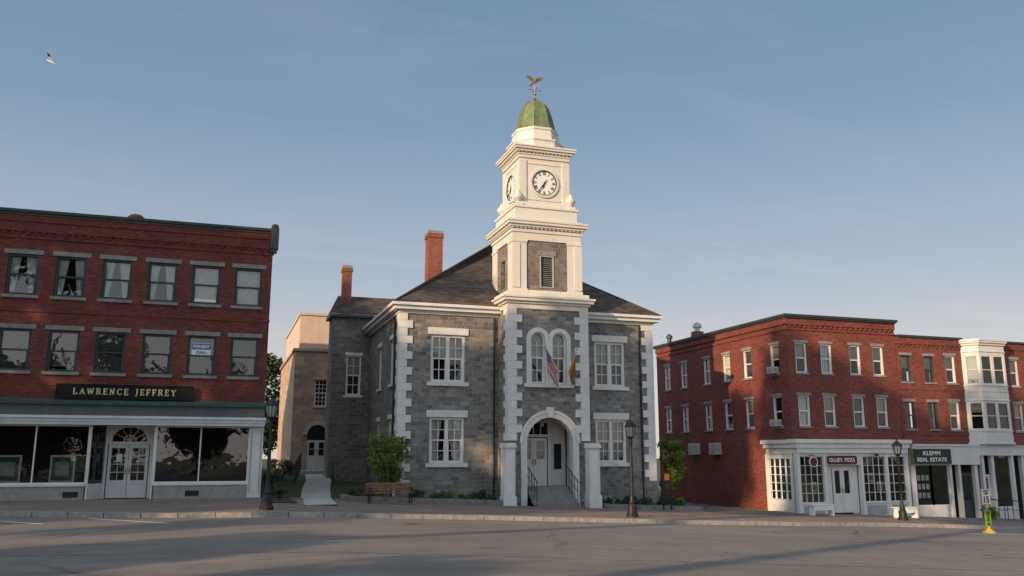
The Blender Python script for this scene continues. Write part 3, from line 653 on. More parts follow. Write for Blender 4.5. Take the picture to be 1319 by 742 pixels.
# ---- tower
tx0,tx1=11.42,15.06; ty=34.6
b=B(); aw=1.06; acx=13.26; atop=3.34
ops=[(acx-aw,acx+aw,-1.2,atop,True),(12.42,13.08,4.78,6.98,True),(13.40,14.06,4.78,6.98,True)]
b.facade(frontP(ty),tx0,tx1,-1.2,8.0,ops,M_stone,0.32,M_wstone)
b.facade(sideP(tx0),ty,37.8,-1.2,8.0,[],M_stone)
b.facade(lambda u,w,z:(tx1-w,u,z),ty,37.8,-1.2,8.0,[],M_stone)
part(b,'tower_wall',R)
quoins(tx0,1,ty,2.35,7.99,'tower_quoins',(0.6,0.36)); quoins(tx1,-1,ty,2.35,7.99,'tower_quoins',(0.6,0.36))
b=B(); zc=atop-aw
b.arch(acx,zc,aw-0.02,aw+0.25,ty-0.09,ty+0.02,M_wstone,n=28); b.arch(acx,zc,aw+0.2,aw+0.3,ty-0.13,ty-0.092,M_wstone,n=28)
b.box(acx-aw-0.25,acx-aw+0.02,ty-0.09,ty+0.33,-0.6,zc,M_wstone); b.box(acx+aw-0.02,acx+aw+0.25,ty-0.09,ty+0.33,-0.6,zc,M_wstone)
b.prism([(acx-0.11,atop-.02),(acx+0.11,atop-.02),(acx+0.17,atop+.42),(acx-0.17,atop+.42)],ty-0.17,ty+0.02,M_wstone)
part(b,'entrance_arch',R)
for x0 in (11.08,14.86):
    b=B(); w_=0.46; b.box(x0,x0+w_,34.05,34.58,-0.6,2.05,M_wstone); b.box(x0-0.05,x0+w_+.05,33.99,34.58,2.05,2.16,M_wstone); b.box(x0-0.02,x0+w_+.02,34.03,34.58,2.16,2.25,M_wstone); b.box(x0-0.05,x0+w_+.05,34.0,34.58,-0.6,0.1,M_wstone)
    b.box(x0+0.1,x0+w_-0.1,34.035,34.049,0.3,1.85,M_white)
    part(b,'pedestal',R)
b=B(); fz=0.45
b.box(11.9,14.6,36.15,36.25,-0.3,4.2,M_white); b.box(11.8,11.9,34.93,36.2,-0.3,4.2,M_white); b.box(14.6,14.7,34.93,36.2,-0.3,4.2,M_white); b.box(11.85,14.65,34.93,36.2,3.6,3.7,M_white)
part(b,'porch_wall',R)
b=B(); b.box(11.9,14.6,34.93,36.15,0.2,fz,M_step); part(b,'porch_floor',R)
b=B()
n=5; z0=g(13)+0.13; hstep=(fz-z0)/n
for i in range(n):
    b.box(12.30,14.22,33.75+i*0.26,34.95,z0-0.2,z0+hstep*(i+1)-(0.002 if i==n-1 else 0),M_step)
part(b,'entrance_steps',R)
paneldoor(12.42,13.66,fz,fz+2.05,35.98,M_white,R,glasscols=2,glassrows=2,glz=0.52)
b=B(); b.box(12.26,12.38,35.95,36.13,fz,fz+2.9,M_wstone); b.box(13.70,13.84,35.95,36.13,fz,fz+2.9,M_wstone); b.box(12.38,13.7,35.95,36.13,fz+2.09,fz+2.2,M_wstone); b.box(12.22,13.88,35.93,36.13,fz+2.7,fz+2.84,M_wstone)
for x in (12.7,13.04,13.38): b.box(x-.018,x+.018,36.0,36.06,fz+2.2,fz+2.7,M_wstone)
part(b,'door_surround',R)
b=B(); b.box(12.38,13.7,36.1,36.14,fz,fz+2.7,M_int); part(b,'door_glass_backing',R)
b=B(); b.box(14.04,14.38,36.1,36.128,fz+0.7,fz+1.8,M_int); b.box(13.98,14.44,36.129,36.149,fz+0.62,fz+1.88,M_wstone); part(b,'notice_case',R)
b=B(); b.tube((13.24,35.5,3.6),(13.24,35.5,3.3),0.012,0.012,6,M_black); b.lathe(13.24,35.5,[(0.03,3.3),(0.11,3.24),(0.09,3.0),(0.03,2.95)],6,M_lampglass); part(b,'porch_lantern',R)
for x in (12.36,14.16):
    b=B(); yA,yB=33.75,35.0; zA=z0+hstep; zB=fz
    for t in (0,0.25,0.5,0.75,1.0):
        y=yA+(yB-yA)*t; z=zA+(zB-zA)*t; b.tube((x,y,z-0.15),(x,y,z+0.85),0.014,0.014,6,M_black)
    b.tube((x,yA-0.12,zA+0.82),(x,yB,zB+0.87),0.02,0.02,6,M_black); b.tube((x,yA,zA+0.45),(x,yB,zB+0.5),0.012,0.012,6,M_black)
    part(b,'step_railing',R)
b=B()
for cx in (12.75,13.73): b.arch(cx,6.65,0.33,0.53,ty-0.07,ty+0.03,M_wstone,n=16)
b.box(12.22,12.42,ty-0.07,ty+0.03,4.75,6.65,M_wstone); b.box(14.06,14.26,ty-0.07,ty+0.03,4.75,6.65,M_wstone); b.box(13.08,13.40,ty-0.071,ty+0.03,4.75,6.75,M_wstone)
b.box(12.12,14.36,ty-0.13,ty+0.1,4.6,4.75,M_wstone)
part(b,'window_surround',R)
WA=winset(0.66,2.2,M_white,2,2,False,None,None,'shade',0.06,arch=True,seed=4,glass_y=0.15)
for cx in (12.75,13.73): place(WA,R,cx,ty+0.02,4.78)
b=B()
for o_,za,zb in [(0.05,7.98,8.2),(0.14,8.2,8.3),(0.26,8.3,8.43),(0.32,8.43,8.52),(0.1,8.52,8.72)]: b.box(tx0-o_,tx1+o_,ty-o_,37.8,za+0.001,zb,M_whiteT)
part(b,'tower_cornice',R)
sx0,sx1,sy0,sy1=11.66,14.92,34.78,37.75
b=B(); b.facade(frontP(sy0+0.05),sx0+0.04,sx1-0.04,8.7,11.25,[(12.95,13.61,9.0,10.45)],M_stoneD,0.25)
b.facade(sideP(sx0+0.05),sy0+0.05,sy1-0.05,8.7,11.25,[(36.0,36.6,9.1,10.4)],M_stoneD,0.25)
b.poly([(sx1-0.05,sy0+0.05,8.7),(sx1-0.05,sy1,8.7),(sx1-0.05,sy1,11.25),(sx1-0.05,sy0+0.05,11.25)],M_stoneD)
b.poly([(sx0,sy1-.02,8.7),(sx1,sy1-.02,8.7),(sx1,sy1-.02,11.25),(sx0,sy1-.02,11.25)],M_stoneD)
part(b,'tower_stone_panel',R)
pw=0.66
for x in (sx0,sx1-pw):
    for y in (sy0,sy1-pw):
        b=B(); b.box(x,x+pw,y,y+pw,8.9,11.0,M_whiteT); b.box(x-0.04,x+pw+0.04,y-0.04,y+pw+0.04,8.722,8.9,M_whiteT); b.box(x-0.03,x+pw+0.03,y-0.03,y+pw+0.03,11.0,11.1,M_whiteT)
        if y==sy0:
            xo=x if x<12 else x+0.34; b.box(xo-0.02,xo+0.34,y-0.04,y-0.001,8.95,10.95,M_whiteT)
        part(b,'corner_pilaster',R)
b=B(); b.box(sx0+pw,sx1-pw,sy0-0.01,sy0+0.2,8.722,8.86,M_whiteT); part(b,'panel_base',R)
b=B()
for i in range(16):
    z=9.04+i*0.087; b.poly([(12.99,sy0+0.08,z),(13.57,sy0+0.08,z),(13.57,sy0+0.15,z+0.06),(12.99,sy0+0.15,z+0.06)],M_lou)
for q in ((12.95,13.0,9.0,10.45),(13.56,13.61,9.0,10.45),(13.0,13.56,10.4,10.45),(13.0,13.56,9.0,9.04)): b.box(q[0],q[1],sy0+0.02,sy0+0.2,q[2],q[3],M_grey)
b.box(12.97,13.59,sy0+0.28,sy0+0.3,9,10.45,M_int)
part(b,'louvre',R)
b=B(); b.box(12.85,13.71,sy0+0.0,sy0+0.1,10.453,10.66,M_lint); part(b,'louvre_lintel',R)
b=B()
for i in range(14):
    z=9.14+i*0.087; b.poly([(sx0+0.1,36.05,z),(sx0+0.1,36.55,z),(sx0+0.17,36.55,z+0.06),(sx0+0.17,36.05,z+0.06)],M_lou)
b.box(sx0+0.27,sx0+0.3,35.95,36.65,9.1,10.4,M_int)
part(b,'louvre',R)
b=B()
for o_,za,zb in [(0.0,11.1,11.45),(0.05,11.45,11.55),(0.02,11.55,11.62),(0.0,11.62,11.68),(0.15,11.68,11.78),(0.24,11.78,11.9),(0.28,11.9,11.98),(0.06,11.98,12.08)]:
    b.box(sx0-o_,sx1+o_,sy0-o_,sy1+o_,za+0.001,zb,M_whiteT)
nd=18
for i in range(nd):
    x=sx0-0.06+(sx1-sx0+0.12-0.1)*i/(nd-1); b.box(x,x+0.1,sy0-0.11,sy0,11.625,11.679,M_whiteT)
    y=sy0-0.06+(sy1-sy0+0.12-0.1)*i/(nd-1); b.box(sx0-0.11,sx0,y,y+0.1,11.625,11.679,M_whiteT)
part(b,'tower_entablature',R)
cX,cY=13.3,36.3
b=B(); b.box(cX-1.48,cX+1.48,cY-1.42,cY+1.42,12.08,12.62,M_whiteT); b.box(cX-1.54,cX+1.54,cY-1.48,cY+1.48,12.622,12.72,M_whiteT)
b.box(cX-1.28,cX+1.28,cY-1.28,cY+1.28,12.722,12.95,M_whiteT)
part(b,'tower_attic',R)
h=1.17
b=B(); b.box(cX-h,cX+h,cY-h,cY+h,12.95,15.1,M_whiteT)
for sx in (-1,1):
    for sy in (-1,1):
        xa=cX+sx*(h+0.05); xb=cX+sx*(h-0.3); ya=cY+sy*(h+0.05); yb=cY+sy*(h-0.3)
        b.box(min(xa,xb),max(xa,xb),min(ya,yb),max(ya,yb),12.952,14.95,M_whiteT)
for z in (13.08,14.78):
    b.box(cX-0.8,cX+0.8,cY-h-0.03,cY-h+0.01,z,z+0.05,M_whiteT); b.box(cX-h-0.03,cX-h+0.01,cY-0.8,cY+0.8,z,z+0.05,M_whiteT)
part(b,'clock_stage',R)
for sx in (-1,1):
    b=B(); pts=[(cX+sx*(h+0.05),12.96),(cX+sx*(h+0.3),12.96),(cX+sx*(h+0.27),13.15),(cX+sx*(h+0.15),13.35),(cX+sx*(h+0.1),13.7),(cX+sx*(h+0.05),13.8)]
    b.prism(pts if sx>0 else pts[::-1],cY-h+0.1,cY-h+0.35,M_whiteT)
    part(b,'scroll_bracket',R)
b=B()
for o_,za,zb in [(0.06,15.05,15.2),(0.1,15.2,15.28),(0.05,15.28,15.32),(0.2,15.32,15.42),(0.28,15.42,15.52),(0.32,15.52,15.6),(0.06,15.6,15.68)]:
    b.box(cX-h-o_,cX+h+o_,cY-h-o_,cY+h+o_,za+0.001,zb,M_whiteT)
for i in range(15):
    x=cX-h-0.14+(2*h+0.28-0.09)*i/14; b.box(x,x+0.09,cY-h-0.16,cY-h,15.281,15.32,M_whiteT)
    y=cY-h-0.14+(2*h+0.28-0.09)*i/14; b.box(cX-h-0.16,cX-h,y,y+0.09,15.281,15.32,M_whiteT)
part(b,'clock_cornice',R)
b=B(); a8=math.pi/8
b.lathe(cX,cY,[(1.32,15.68),(1.32,15.96),(1.38,15.98),(1.38,16.05),(1.14,16.09),(1.11,16.44),(1.07,16.56),(1.12,16.60),(1.12,16.70),(1.0,16.74)],8,M_whiteT,a8)
part(b,'lantern_drum',R)
dz_=-0.07
b=B(); b.lathe(cX,cY,[(r_,z_+dz_) for r_,z_ in [(1.03,16.8),(1.01,16.86),(0.93,16.95),(0.88,17.15),(0.83,17.4),(0.76,17.7),(0.66,17.98),(0.52,18.22),(0.34,18.38),(0.14,18.47),(0.05,18.5)]],8,M_copper,a8)
for j in range(8):
    a=a8+2*math.pi*j/8; pr=[(1.02,16.86),(0.93,16.96),(0.83,17.4),(0.76,17.7),(0.66,17.98),(0.52,18.22),(0.34,18.38)]
    for (r0,z0_),(r1,z1_) in zip(pr[:-1],pr[1:]): b.tube((cX+r0*math.cos(a),cY+r0*math.sin(a),z0_+dz_),(cX+r1*math.cos(a),cY+r1*math.sin(a),z1_+dz_),0.025,0.025,5,M_copper)
part(b,'dome',R)
for ux,uy in ((cX-1.27,cY-1.22),(cX+1.27,cY-1.22),(cX-1.27,cY+1.22),(cX+1.27,cY+1.22)):
    b=B(); b.box(ux-0.16,ux+0.16,uy-0.16,uy+0.16,12.722,12.86,M_whiteT)
    b.lathe(ux,uy,[(0.1,12.86),(0.06,12.93),(0.12,12.98),(0.21,13.1),(0.22,13.2),(0.14,13.28),(0.15,13.31),(0.08,13.38),(0.04,13.48),(0.01,13.52)],14,M_whiteT)
    part(b,'urn',R)
def clock(px,py,rot,parent):
    zc=13.92; og=WORG(parent)
    d=B(); d.poly([(0.58*math.cos(2*math.pi*j/40),-0.015,0.58*math.sin(2*math.pi*j/40)) for j in range(40)],M_signw)
    o=bpy.data.objects.new('clock',d.mesh('clock_face')); COL.objects.link(o); o.parent=parent; o.location=(px-og[0],py-og[1],zc-og[2]); o.rotation_euler=(0,0,rot)
    f=B(); f.arch(0,0,0.6,0.7,-0.07,0.0,M_whiteT,0,2*math.pi,40); f.arch(0,0,0.56,0.605,-0.06,0,M_black,0,2*math.pi,40)
    child(f,'rim',o)
    def hand(ang,l,w,tail,dy):
        hd=B(); t=math.radians(90-ang); dx,dz=math.cos(t),math.sin(t); nx,nz=-dz,dx
        hd.prism([(-dx*tail+nx*w,-dz*tail+nz*w),(-dx*tail-nx*w,-dz*tail-nz*w),(dx*l*0.6-nx*w*1.4,dz*l*0.6-nz*w*1.4),(dx*l,dz*l),(dx*l*0.6+nx*w*1.4,dz*l*0.6+nz*w*1.4)],-0.05+dy,-0.04+dy,M_black)
        child(hd,'hand',o)
    hand(198,0.3,0.024,0.08,0); hand(216,0.48,0.016,0.2,-0.014)
    nb=B()
    num=['XII','I','II','III','IIII','V','VI','VII','VIII','IX','X','XI']
    for k_ in range(12):
        s_=num[k_]
        wd={'I':0.035,'V':0.075,'X':0.075}; W=sum(wd[c] for c in s_); x=-W/2
        t=math.radians(90-30*k_); rd=(math.cos(t),math.sin(t)); tg=(math.sin(t),-math.cos(t))
        def pt(xx,rr): return (rd[0]*rr+tg[0]*xx, rd[1]*rr+tg[1]*xx)
        def bar(xa,ra,xb,rb,w): nb.prism([pt(xa-w,ra),pt(xa+w,ra),pt(xb+w,rb),pt(xb-w,rb)],-0.022,-0.0155,M_black)
        r0,r1=0.38,0.53
        for c in s_:
            q=wd[c]
            if c=='I': bar(x+q/2,r0,x+q/2,r1,0.011)
            elif c=='V': bar(x+q/2,r0,x+0.01,r1,0.013); bar(x+q/2,r0,x+q-0.01,r1,0.007)
            else: bar(x+0.01,r0,x+q-0.01,r1,0.007); bar(x+q-0.01,r0,x+0.01,r1,0.013)
            x+=q
    child(nb,'numerals',o)
clock(cX,cY-h,0,R); clock(cX-h,cY,SIDE,R)
b=B(); b.lathe(cX,cY,[(0.06,18.40),(0.1,18.47),(0.04,18.53),(0.022,18.6),(0.022,19.3)],10,M_gold)
b.lathe(cX,cY,[(0.02,18.66),(0.075,18.72),(0.075,18.76),(0.02,18.82)],12,M_gold)
b.tube((cX-0.28,cY,18.95),(cX+0.28,cY,18.95),0.012,0.012,6,M_gold); b.tube((cX,cY-0.28,18.95),(cX,cY+0.28,18.95),0.012,0.012,6,M_gold)
for sx in (-1,1): b.lathe(cX+sx*0.28,cY,[(0.01,18.90),(0.035,18.95),(0.01,19.0)],8,M_gold); b.lathe(cX,cY+sx*0.28,[(0.01,18.90),(0.035,18.95),(0.01,19.0)],8,M_gold)
vane=part(b,'weathervane',R)
b=B(); es=0.88; ez=lambda z_: 19.24+(z_-19.33)*es
bod=[(-0.17,19.33,0.02),(-0.08,19.40,0.045),(0.0,19.48,0.07),(0.06,19.57,0.06),(0.09,19.65,0.04),(0.12,19.69,0.04),(0.18,19.67,0.012)]
for (x0,z0_,r0),(x1,z1_,r1) in zip(bod[:-1],bod[1:]): b.tube((cX+x0*es,cY,ez(z0_)),(cX+x1*es,cY,ez(z1_)),r0*es,r1*es,10,M_gold)
b.prism([(cX-0.30*es,ez(19.24)),(cX-0.22*es,ez(19.20)),(cX-0.06*es,ez(19.38)),(cX-0.12*es,ez(19.44))],cY-0.05,cY+0.05,M_gold)
for s_ in (-1,1):
    W_=[(0.03,19.52),(0.14,19.46),(0.26,19.56),(0.36,19.60),(0.50,19.76),(0.42,19.80),(0.28,19.80),(0.16,19.72),(0.05,19.60)]
    pts=[(cX+s_*x*es,ez(z)) for x,z in W_]
    b.prism(pts if s_>0 else pts[::-1],cY-0.012,cY+0.012,M_gold)
part(b,'eagle',vane)
def flagobj(p0,p1,L,mat,name,lab,lerp=0.2,spread=0.0):
    pr=root(name,p0,lab,'flag')
    b=B(); b.tube(p0,p1,0.02,0.015,8,M_white); b.lathe(p1[0],p1[1],[(0.01,p1[2]-0.03),(0.035,p1[2]),(0.01,p1[2]+0.04)],8,M_gold)
    part(b,'flag_pole',pr)
    q=B(); nu,nv=22,14; P0=Vector(p0);P1=Vector(p1); d=P1-P0; mid=P0+d*0.66
    for i in range(nu+1):
        s_=0.3+0.68*i/nu; base=P0+d*s_
        for j in range(nv+1):
            t=j/nv; ph=base.lerp(mid,lerp*t)
            q.v.append((ph.x+spread*t+0.05*t*math.sin(i*1.1+t*2),ph.y+0.10*t*math.cos(i*1.1),ph.z-t*L*(0.92+0.08*math.sin(i*0.5))))
    k=q.mi(mat)
    for i in range(nu):
        for j in range(nv):
            a=i*(nv+1)+j; q.f.append((a,a+nv+1,a+nv+2,a+1)); q.m.append(k)
    me=q.mesh('flag_cloth',p0,True)
    uv=me.uv_layers[0].data
    for lp in me.loops:
        i,j=divmod(lp.vertex_index,nv+1); uv[lp.index].uv=(i/nu*0.999,j/nv)
    child(None,'flag_cloth',pr,me)
flagobj((13.2,34.55,4.9),(12.7,33.5,6.2),0.9,M_flag,'national_flag','striped flag with starred canton on a pole over the entrance',0.0,0.5)
flagobj((13.98,34.5,4.95),(14.28,33.9,6.2),0.95,M_orange,'orange_flag','plain orange flag drooping from a pole beside arched windows',0.5,0.0)

# =================================================================== REAR TAN BUILDING
R=root('sandstone_building',(6,50,0.9),'tan sandstone building with arched doorway behind the town hall','building')
b=B(); b.facade(frontP(50),3.75,9.5,0.3,7.6,[(4.92,5.62,4.5,6.0),(4.62,5.72,0.95,3.45,True)],M_tan)
b.facade(sideP(3.75),50,62,0.3,7.6,[],M_tan); part(b,'wall',R)
b=B(); b.box(3.65,9.6,49.9,62,7.6,7.75,M_tan); part(b,'belt_course',R)
b=B(); b.box(4.0,9.5,50.5,61.5,7.75,9.75,M_stucco); b.box(3.93,9.57,50.43,61.57,9.75,9.88,M_stucco); part(b,'upper_wall',R)
place(winset(0.7,1.5,M_white,3,3,False,(0.1,0.15,0.03,M_stucco),(0.1,0.1,0.05,M_stucco),'none',0.05,seed=2),R,5.27,50,4.5)
b=B(); b.arch(5.17,2.9,0.55,0.8,49.93,50.02,M_stucco,n=16); part(b,'door_arch',R)
b=B(); b.poly([(4.6,50.15,2.6),(5.75,50.15,2.6),(5.75,50.15,3.45),(4.6,50.15,3.45)],M_glass); b.box(4.5,5.8,50.5,50.52,0.9,3.5,M_int); part(b,'fanlight',R)
paneldoor(4.64,5.70,0.95,2.6,50.1,M_white,R,glz=0.45,glasscols=1,glassrows=2)
for k_,(x0,y0,x1,y1) in enumerate(((3.35,41.5,4.05,46.6),(5.1,41.5,5.6,46.6))):
    rr=root('path_railing',(x0,y0,0.5),'black iron handrail beside the rear steps','railing','railings at the rear steps')
    za=pz(x0,y0)-0.05; zb=pz(x1,y1)+0.1
    b=B()
    for i in range(8):
        t=i/7; x=x0+(x1-x0)*t;y=y0+(y1-y0)*t;z=za+(zb-za)*t; b.tube((x,y,z),(x,y,z+0.95),0.018,0.018,6,M_black)
    for hh in (0.95,0.5): b.tube((x0,y0,za+hh),(x1,y1,zb+hh),0.025,0.025,6,M_black)
    part(b,'handrail',rr)

# =================================================================== RIGHT CORNER BRICK BUILDING
R=root('corner_brick_building',(29,35,-1.0),'three-storey red brick corner building with white storefront','building')
Y=34.8; X0,X1=25.6,32.05
wx=[26.37,27.83,29.53,30.93]; ww=0.33
ops=[(x-ww,x+ww,5.66,7.1) for x in wx]+[(x-ww,x+ww,3.12,4.56) for x in wx]
b=B(); b.facade(frontP(Y),X0,X1,2.05,8.3,ops,M_brickR)
sy=[35.85,38.2,40.15,42.15,44.7,46.7]
ops=[(y-0.36,y+0.36,5.66,7.1) for y in sy]+[(y-0.36,y+0.36,3.12,4.56) for y in sy]
b.facade(sideP(X0),Y,48.0,-1.6,8.3,ops+[(35.05,36.75,-0.3,1.6)],M_brickR)
b.poly([(X1,Y,-1.5),(X1,48,-1.5),(X1,48,8.3),(X1,Y,8.3)],M_brickR); b.poly([(X0,48,-1.5),(X1,48,-1.5),(X1,48,8.3),(X0,48,8.3)],M_brickR)
for z0,z1,pr in ((7.72,7.8,0.05),(7.98,8.3,0.08)):
    b.box(X0-pr,X1,Y-pr,Y-0.001,z0,z1,M_brickR); b.box(X0-pr,X0-0.001,Y,48,z0,z1,M_brickR)
for x in np.arange(X0+0.1,X1-0.1,0.3): b.box(x,x+0.14,Y-0.06,Y-0.001,7.86,7.978,M_brickR)
part(b,'wall',R)
b=B(); b.box(X0-0.16,X1+0.05,Y-0.18,48.1,8.3,8.36,M_trimD); b.box(X0-0.22,X1+0.08,Y-0.24,48.15,8.362,8.47,M_dgreen); part(b,'cornice',R)
b=B(); b.poly([(X0,Y,8.2),(X1,Y,8.2),(X1,48,8.2),(X0,48,8.2)],M_roofflat); part(b,'roof',R)
lt=(0.08,0.14,0.025,M_lint); sl=(0.06,0.09,0.05,M_lint)
WR=[winset(0.66,1.44,M_white,1,1,False,lt,sl,c,0.06,seed=s) for c,s in (('shade',1),('white',2),('shade',4),('blind',4))]
WRS=[winset(0.72,1.44,M_white,1,1,False,lt,sl,c,0.06,seed=s) for c,s in (('shade',1),('none',2),('white',4))]
for i,x in enumerate(wx):
    place(WR[[0,1,2,0][i]],R,x,Y,5.66); place(WR[[1,0,3,2][i]],R,x,Y,3.12)
for i,y in enumerate(sy):
    place(WRS[i%3],R,X0,y,5.66,SIDE); place(WRS[(i+1)%3],R,X0,y,3.12,SIDE)
def acunit(x0,x1,y0,y1,z0,z1,parent):
    b=B(); b.box(x0,x1,y0,y1,z0,z1,M_ac); o=part(b,'air_conditioner',parent)
    q=B()
    for i in range(6):
        z=z0+0.05+(z1-z0-0.1)*i/6; q.box(x0-0.015,x0-0.001,y0+0.04,y1-0.04,z,z+0.025,M_grey)
        q.box(x0+0.04,x1-0.06,y0-0.013,y0-0.001,z,z+0.025,M_grey)
    part(q,'grille',o)
acunit(X0-0.32,X0+0.02,35.6,36.1,5.68,6.0,R); acunit(X0-0.32,X0+0.02,35.6,36.1,3.14,3.45,R)
for y0 in (43.2,41.0): acunit(X0-0.36,X0-0.01,y0,y0+0.7,1.8,2.42,R)
b=B(); b.lathe(26.2,44,[(0.16,8.2),(0.16,9.1),(0.26,9.12),(0.26,9.3),(0.05,9.45)],12,M_steel); b.box(25.95,26.5,43.8,44.3,8.2,8.9,M_chim); part(b,'roof_flue',R)
b=B(); b.lathe(26.0,47,[(0.13,8.2),(0.13,8.85),(0.2,8.87),(0.2,9.0),(0.06,9.15)],12,M_trimD); part(b,'roof_flue',R)
b=B(); b.box(X0-0.2,31.95,Y-0.5,Y-0.002,2.1,2.32,M_white); b.box(X0-0.28,32.02,Y-0.6,Y-0.002,2.322,2.5,M_white); b.box(X0-0.1,31.9,Y-0.42,Y-0.002,1.86,2.1,M_white)
b.box(X0-0.22,X0-0.002,Y-0.001,36.9,2.1,2.3,M_white); b.box(X0-0.3,X0-0.002,Y-0.001,37.0,2.302,2.48,M_white); b.box(X0-0.1,X0-0.002,Y-0.001,36.85,1.82,2.1,M_white)
part(b,'storefront_fascia',R)
b=B(); Ys=Y-0.3
pil=[(25.5,25.68),(27.0,27.16),(29.1,29.24),(30.57,30.72),(31.76,31.95)]
for a,c in pil: b.box(a,c,Ys-0.04,Ys+0.2,-1.4,1.86,M_white)
for a,c in ((25.68,27.0),(29.24,30.57),(30.72,31.76)):
    b.box(a,c,Ys,Ys+0.15,-1.4,-0.47,M_white); b.box(a,c,Ys-0.06,Ys+0.15,-0.47,-0.4,M_white); b.box(a,c,Ys,Ys+0.15,1.7,1.86,M_white)
    b.box(a+0.1,c-0.1,Ys-0.02,Ys-0.002,-1.0,-0.57,M_grey)
b.box(27.16,29.1,Ys,Ys+0.15,1.3,1.86,M_white)
b.box(X0-0.08,X0-0.002,34.85,35.04,-1.4,1.82,M_white); b.box(X0-0.08,X0-0.002,36.78,36.98,-1.4,1.82,M_white); b.box(X0-0.06,X0-0.002,35.04,36.78,-1.4,-0.33,M_white); b.box(X0-0.06,X0-0.002,35.04,36.78,1.6,1.82,M_white)
part(b,'storefront_frame',R)
def grid_window(x0,x1,z0,z1,Yg,nx,nz,parent,fr=None,name='shop_window',side=None,t=0.013):
    fr=fr or M_white
    q=B(); T=(lambda x,y,z:(x,y,z)) if side is None else (lambda x,y,z:(side+(y-Yg),x,z))
    q.poly([T(x0,Yg+0.04,z0),T(x1,Yg+0.04,z0),T(x1,Yg+0.04,z1),T(x0,Yg+0.04,z1)],M_glass); w_=part(q,name,parent)
    f=B()
    def bx(a,c,d,e,y0=0.0,y1=0.05):
        P=[T(a,Yg+y0,d),T(c,Yg+y1,e)]; f.box(min(P[0][0],P[1][0]),max(P[0][0],P[1][0]),min(P[0][1],P[1][1]),max(P[0][1],P[1][1]),d,e,fr)
    for i in range(nx+1):
        x=x0+(x1-x0)*i/nx; bx(x-t,x+t,z0,z1)
    for j in range(nz+1):
        z=z0+(z1-z0)*j/nz; bx(x0,x1,z-t,z+t,0.01,0.045)
    part(f,'frame',w_); return w_
grid_window(25.68,27.0,-0.4,1.7,Ys+0.05,4,5,R,t=0.011); grid_window(29.24,30.57,-0.4,1.7,Ys+0.05,4,5,R,t=0.011); grid_window(30.72,31.76,-0.4,1.7,Ys+0.05,3,5,R,t=0.011)
grid_window(35.05,36.77,-0.3,1.6,0,4,5,R,side=X0-0.03)
for a,c in ((27.16,27.6),(28.72,29.1)):
    b=B(); b.box(a,c,Ys+0.25,Ys+0.35,-1.4,1.3,M_white); part(b,'door_recess',R)
b=B(); b.box(27.6,28.72,Ys+0.25,Ys+0.35,1.16,1.3,M_white); part(b,'door_head',R)
paneldoor(27.62,28.7,-0.9,1.16,Ys+0.2,M_white,R,glz=0.4,glasscols=1,glassrows=1)
b=B()
pts=[(27.2,1.34),(28.75,1.34),(28.83,1.42),(28.83,1.66),(28.75,1.74),(27.2,1.74),(27.12,1.66),(27.12,1.42)]
b.prism(pts,Ys-0.14,Ys-0.06,M_maroon); b.prism([(x+(0.04 if x>28 else -0.04),z+(0.03 if z>1.54 else -0.03)) for x,z in pts],Ys-0.1,Ys-0.058,M_wstone)
sg=part(b,'shop_sign',R,label='maroon board with white shop name'); textobj("OLLIE'S",0.74,0.18,M_letter,sg,(27.6,Ys-0.15,1.54),bold=0.02); textobj("PIZZA",0.58,0.18,M_letter,sg,(28.4,Ys-0.15,1.54),bold=0.02)
b=B(); b.tube((26.15,Ys,1.75),(26.15,Ys-0.5,1.75),0.012,0.012,6,M_black); b.arch(26.15,1.45,0.0,0.2,Ys-0.4,Ys-0.37,M_maroon,0,2*math.pi,20); b.arch(26.15,1.45,0.2,0.23,Ys-0.41,Ys-0.36,M_letter,0,2*math.pi,20); b.tube((26.15,Ys-0.385,1.67),(26.15,Ys-0.385,1.75),0.008,0.008,6,M_black); part(b,'hanging_sign',R)
b=B(); b.box(25.7,32.0,Y+2.8,Y+2.9,-1.3,2.0,M_intw); b.poly([(25.7,Y-0.1,-0.95),(32,Y-0.1,-0.95),(32,Y+2.8,-0.95),(25.7,Y+2.8,-0.95)],M_intw); b.poly([(25.7,Y-0.1,2.04),(32,Y-0.1,2.04),(32,Y+2.8,2.04),(25.7,Y+2.8,2.04)],M_intw)
b.box(31.95,32.0,Y,Y+2.8,-1.3,2.04,M_intw); part(b,'shop_interior',R)
for x,z in ((26.3,0.1),(29.6,0.5),(30.1,0.1)):
    b=B(); b.box(x,x+0.32,Ys+0.12,Ys+0.13,z,z+0.42,M_signw); b.box(x+.04,x+0.28,Ys+0.115,Ys+0.119,z+.06,z+0.3,M_orange); part(b,'window_poster',R)
for x in (29.9,):
    b=B(); b.tube((x,Ys,1.78),(x,Ys-0.25,1.84),0.012,0.012,6,M_black); b.lathe(x,Ys-0.25,[(0.03,1.86),(0.11,1.74),(0.1,1.72)],10,M_black); part(b,'wall_lamp',R)

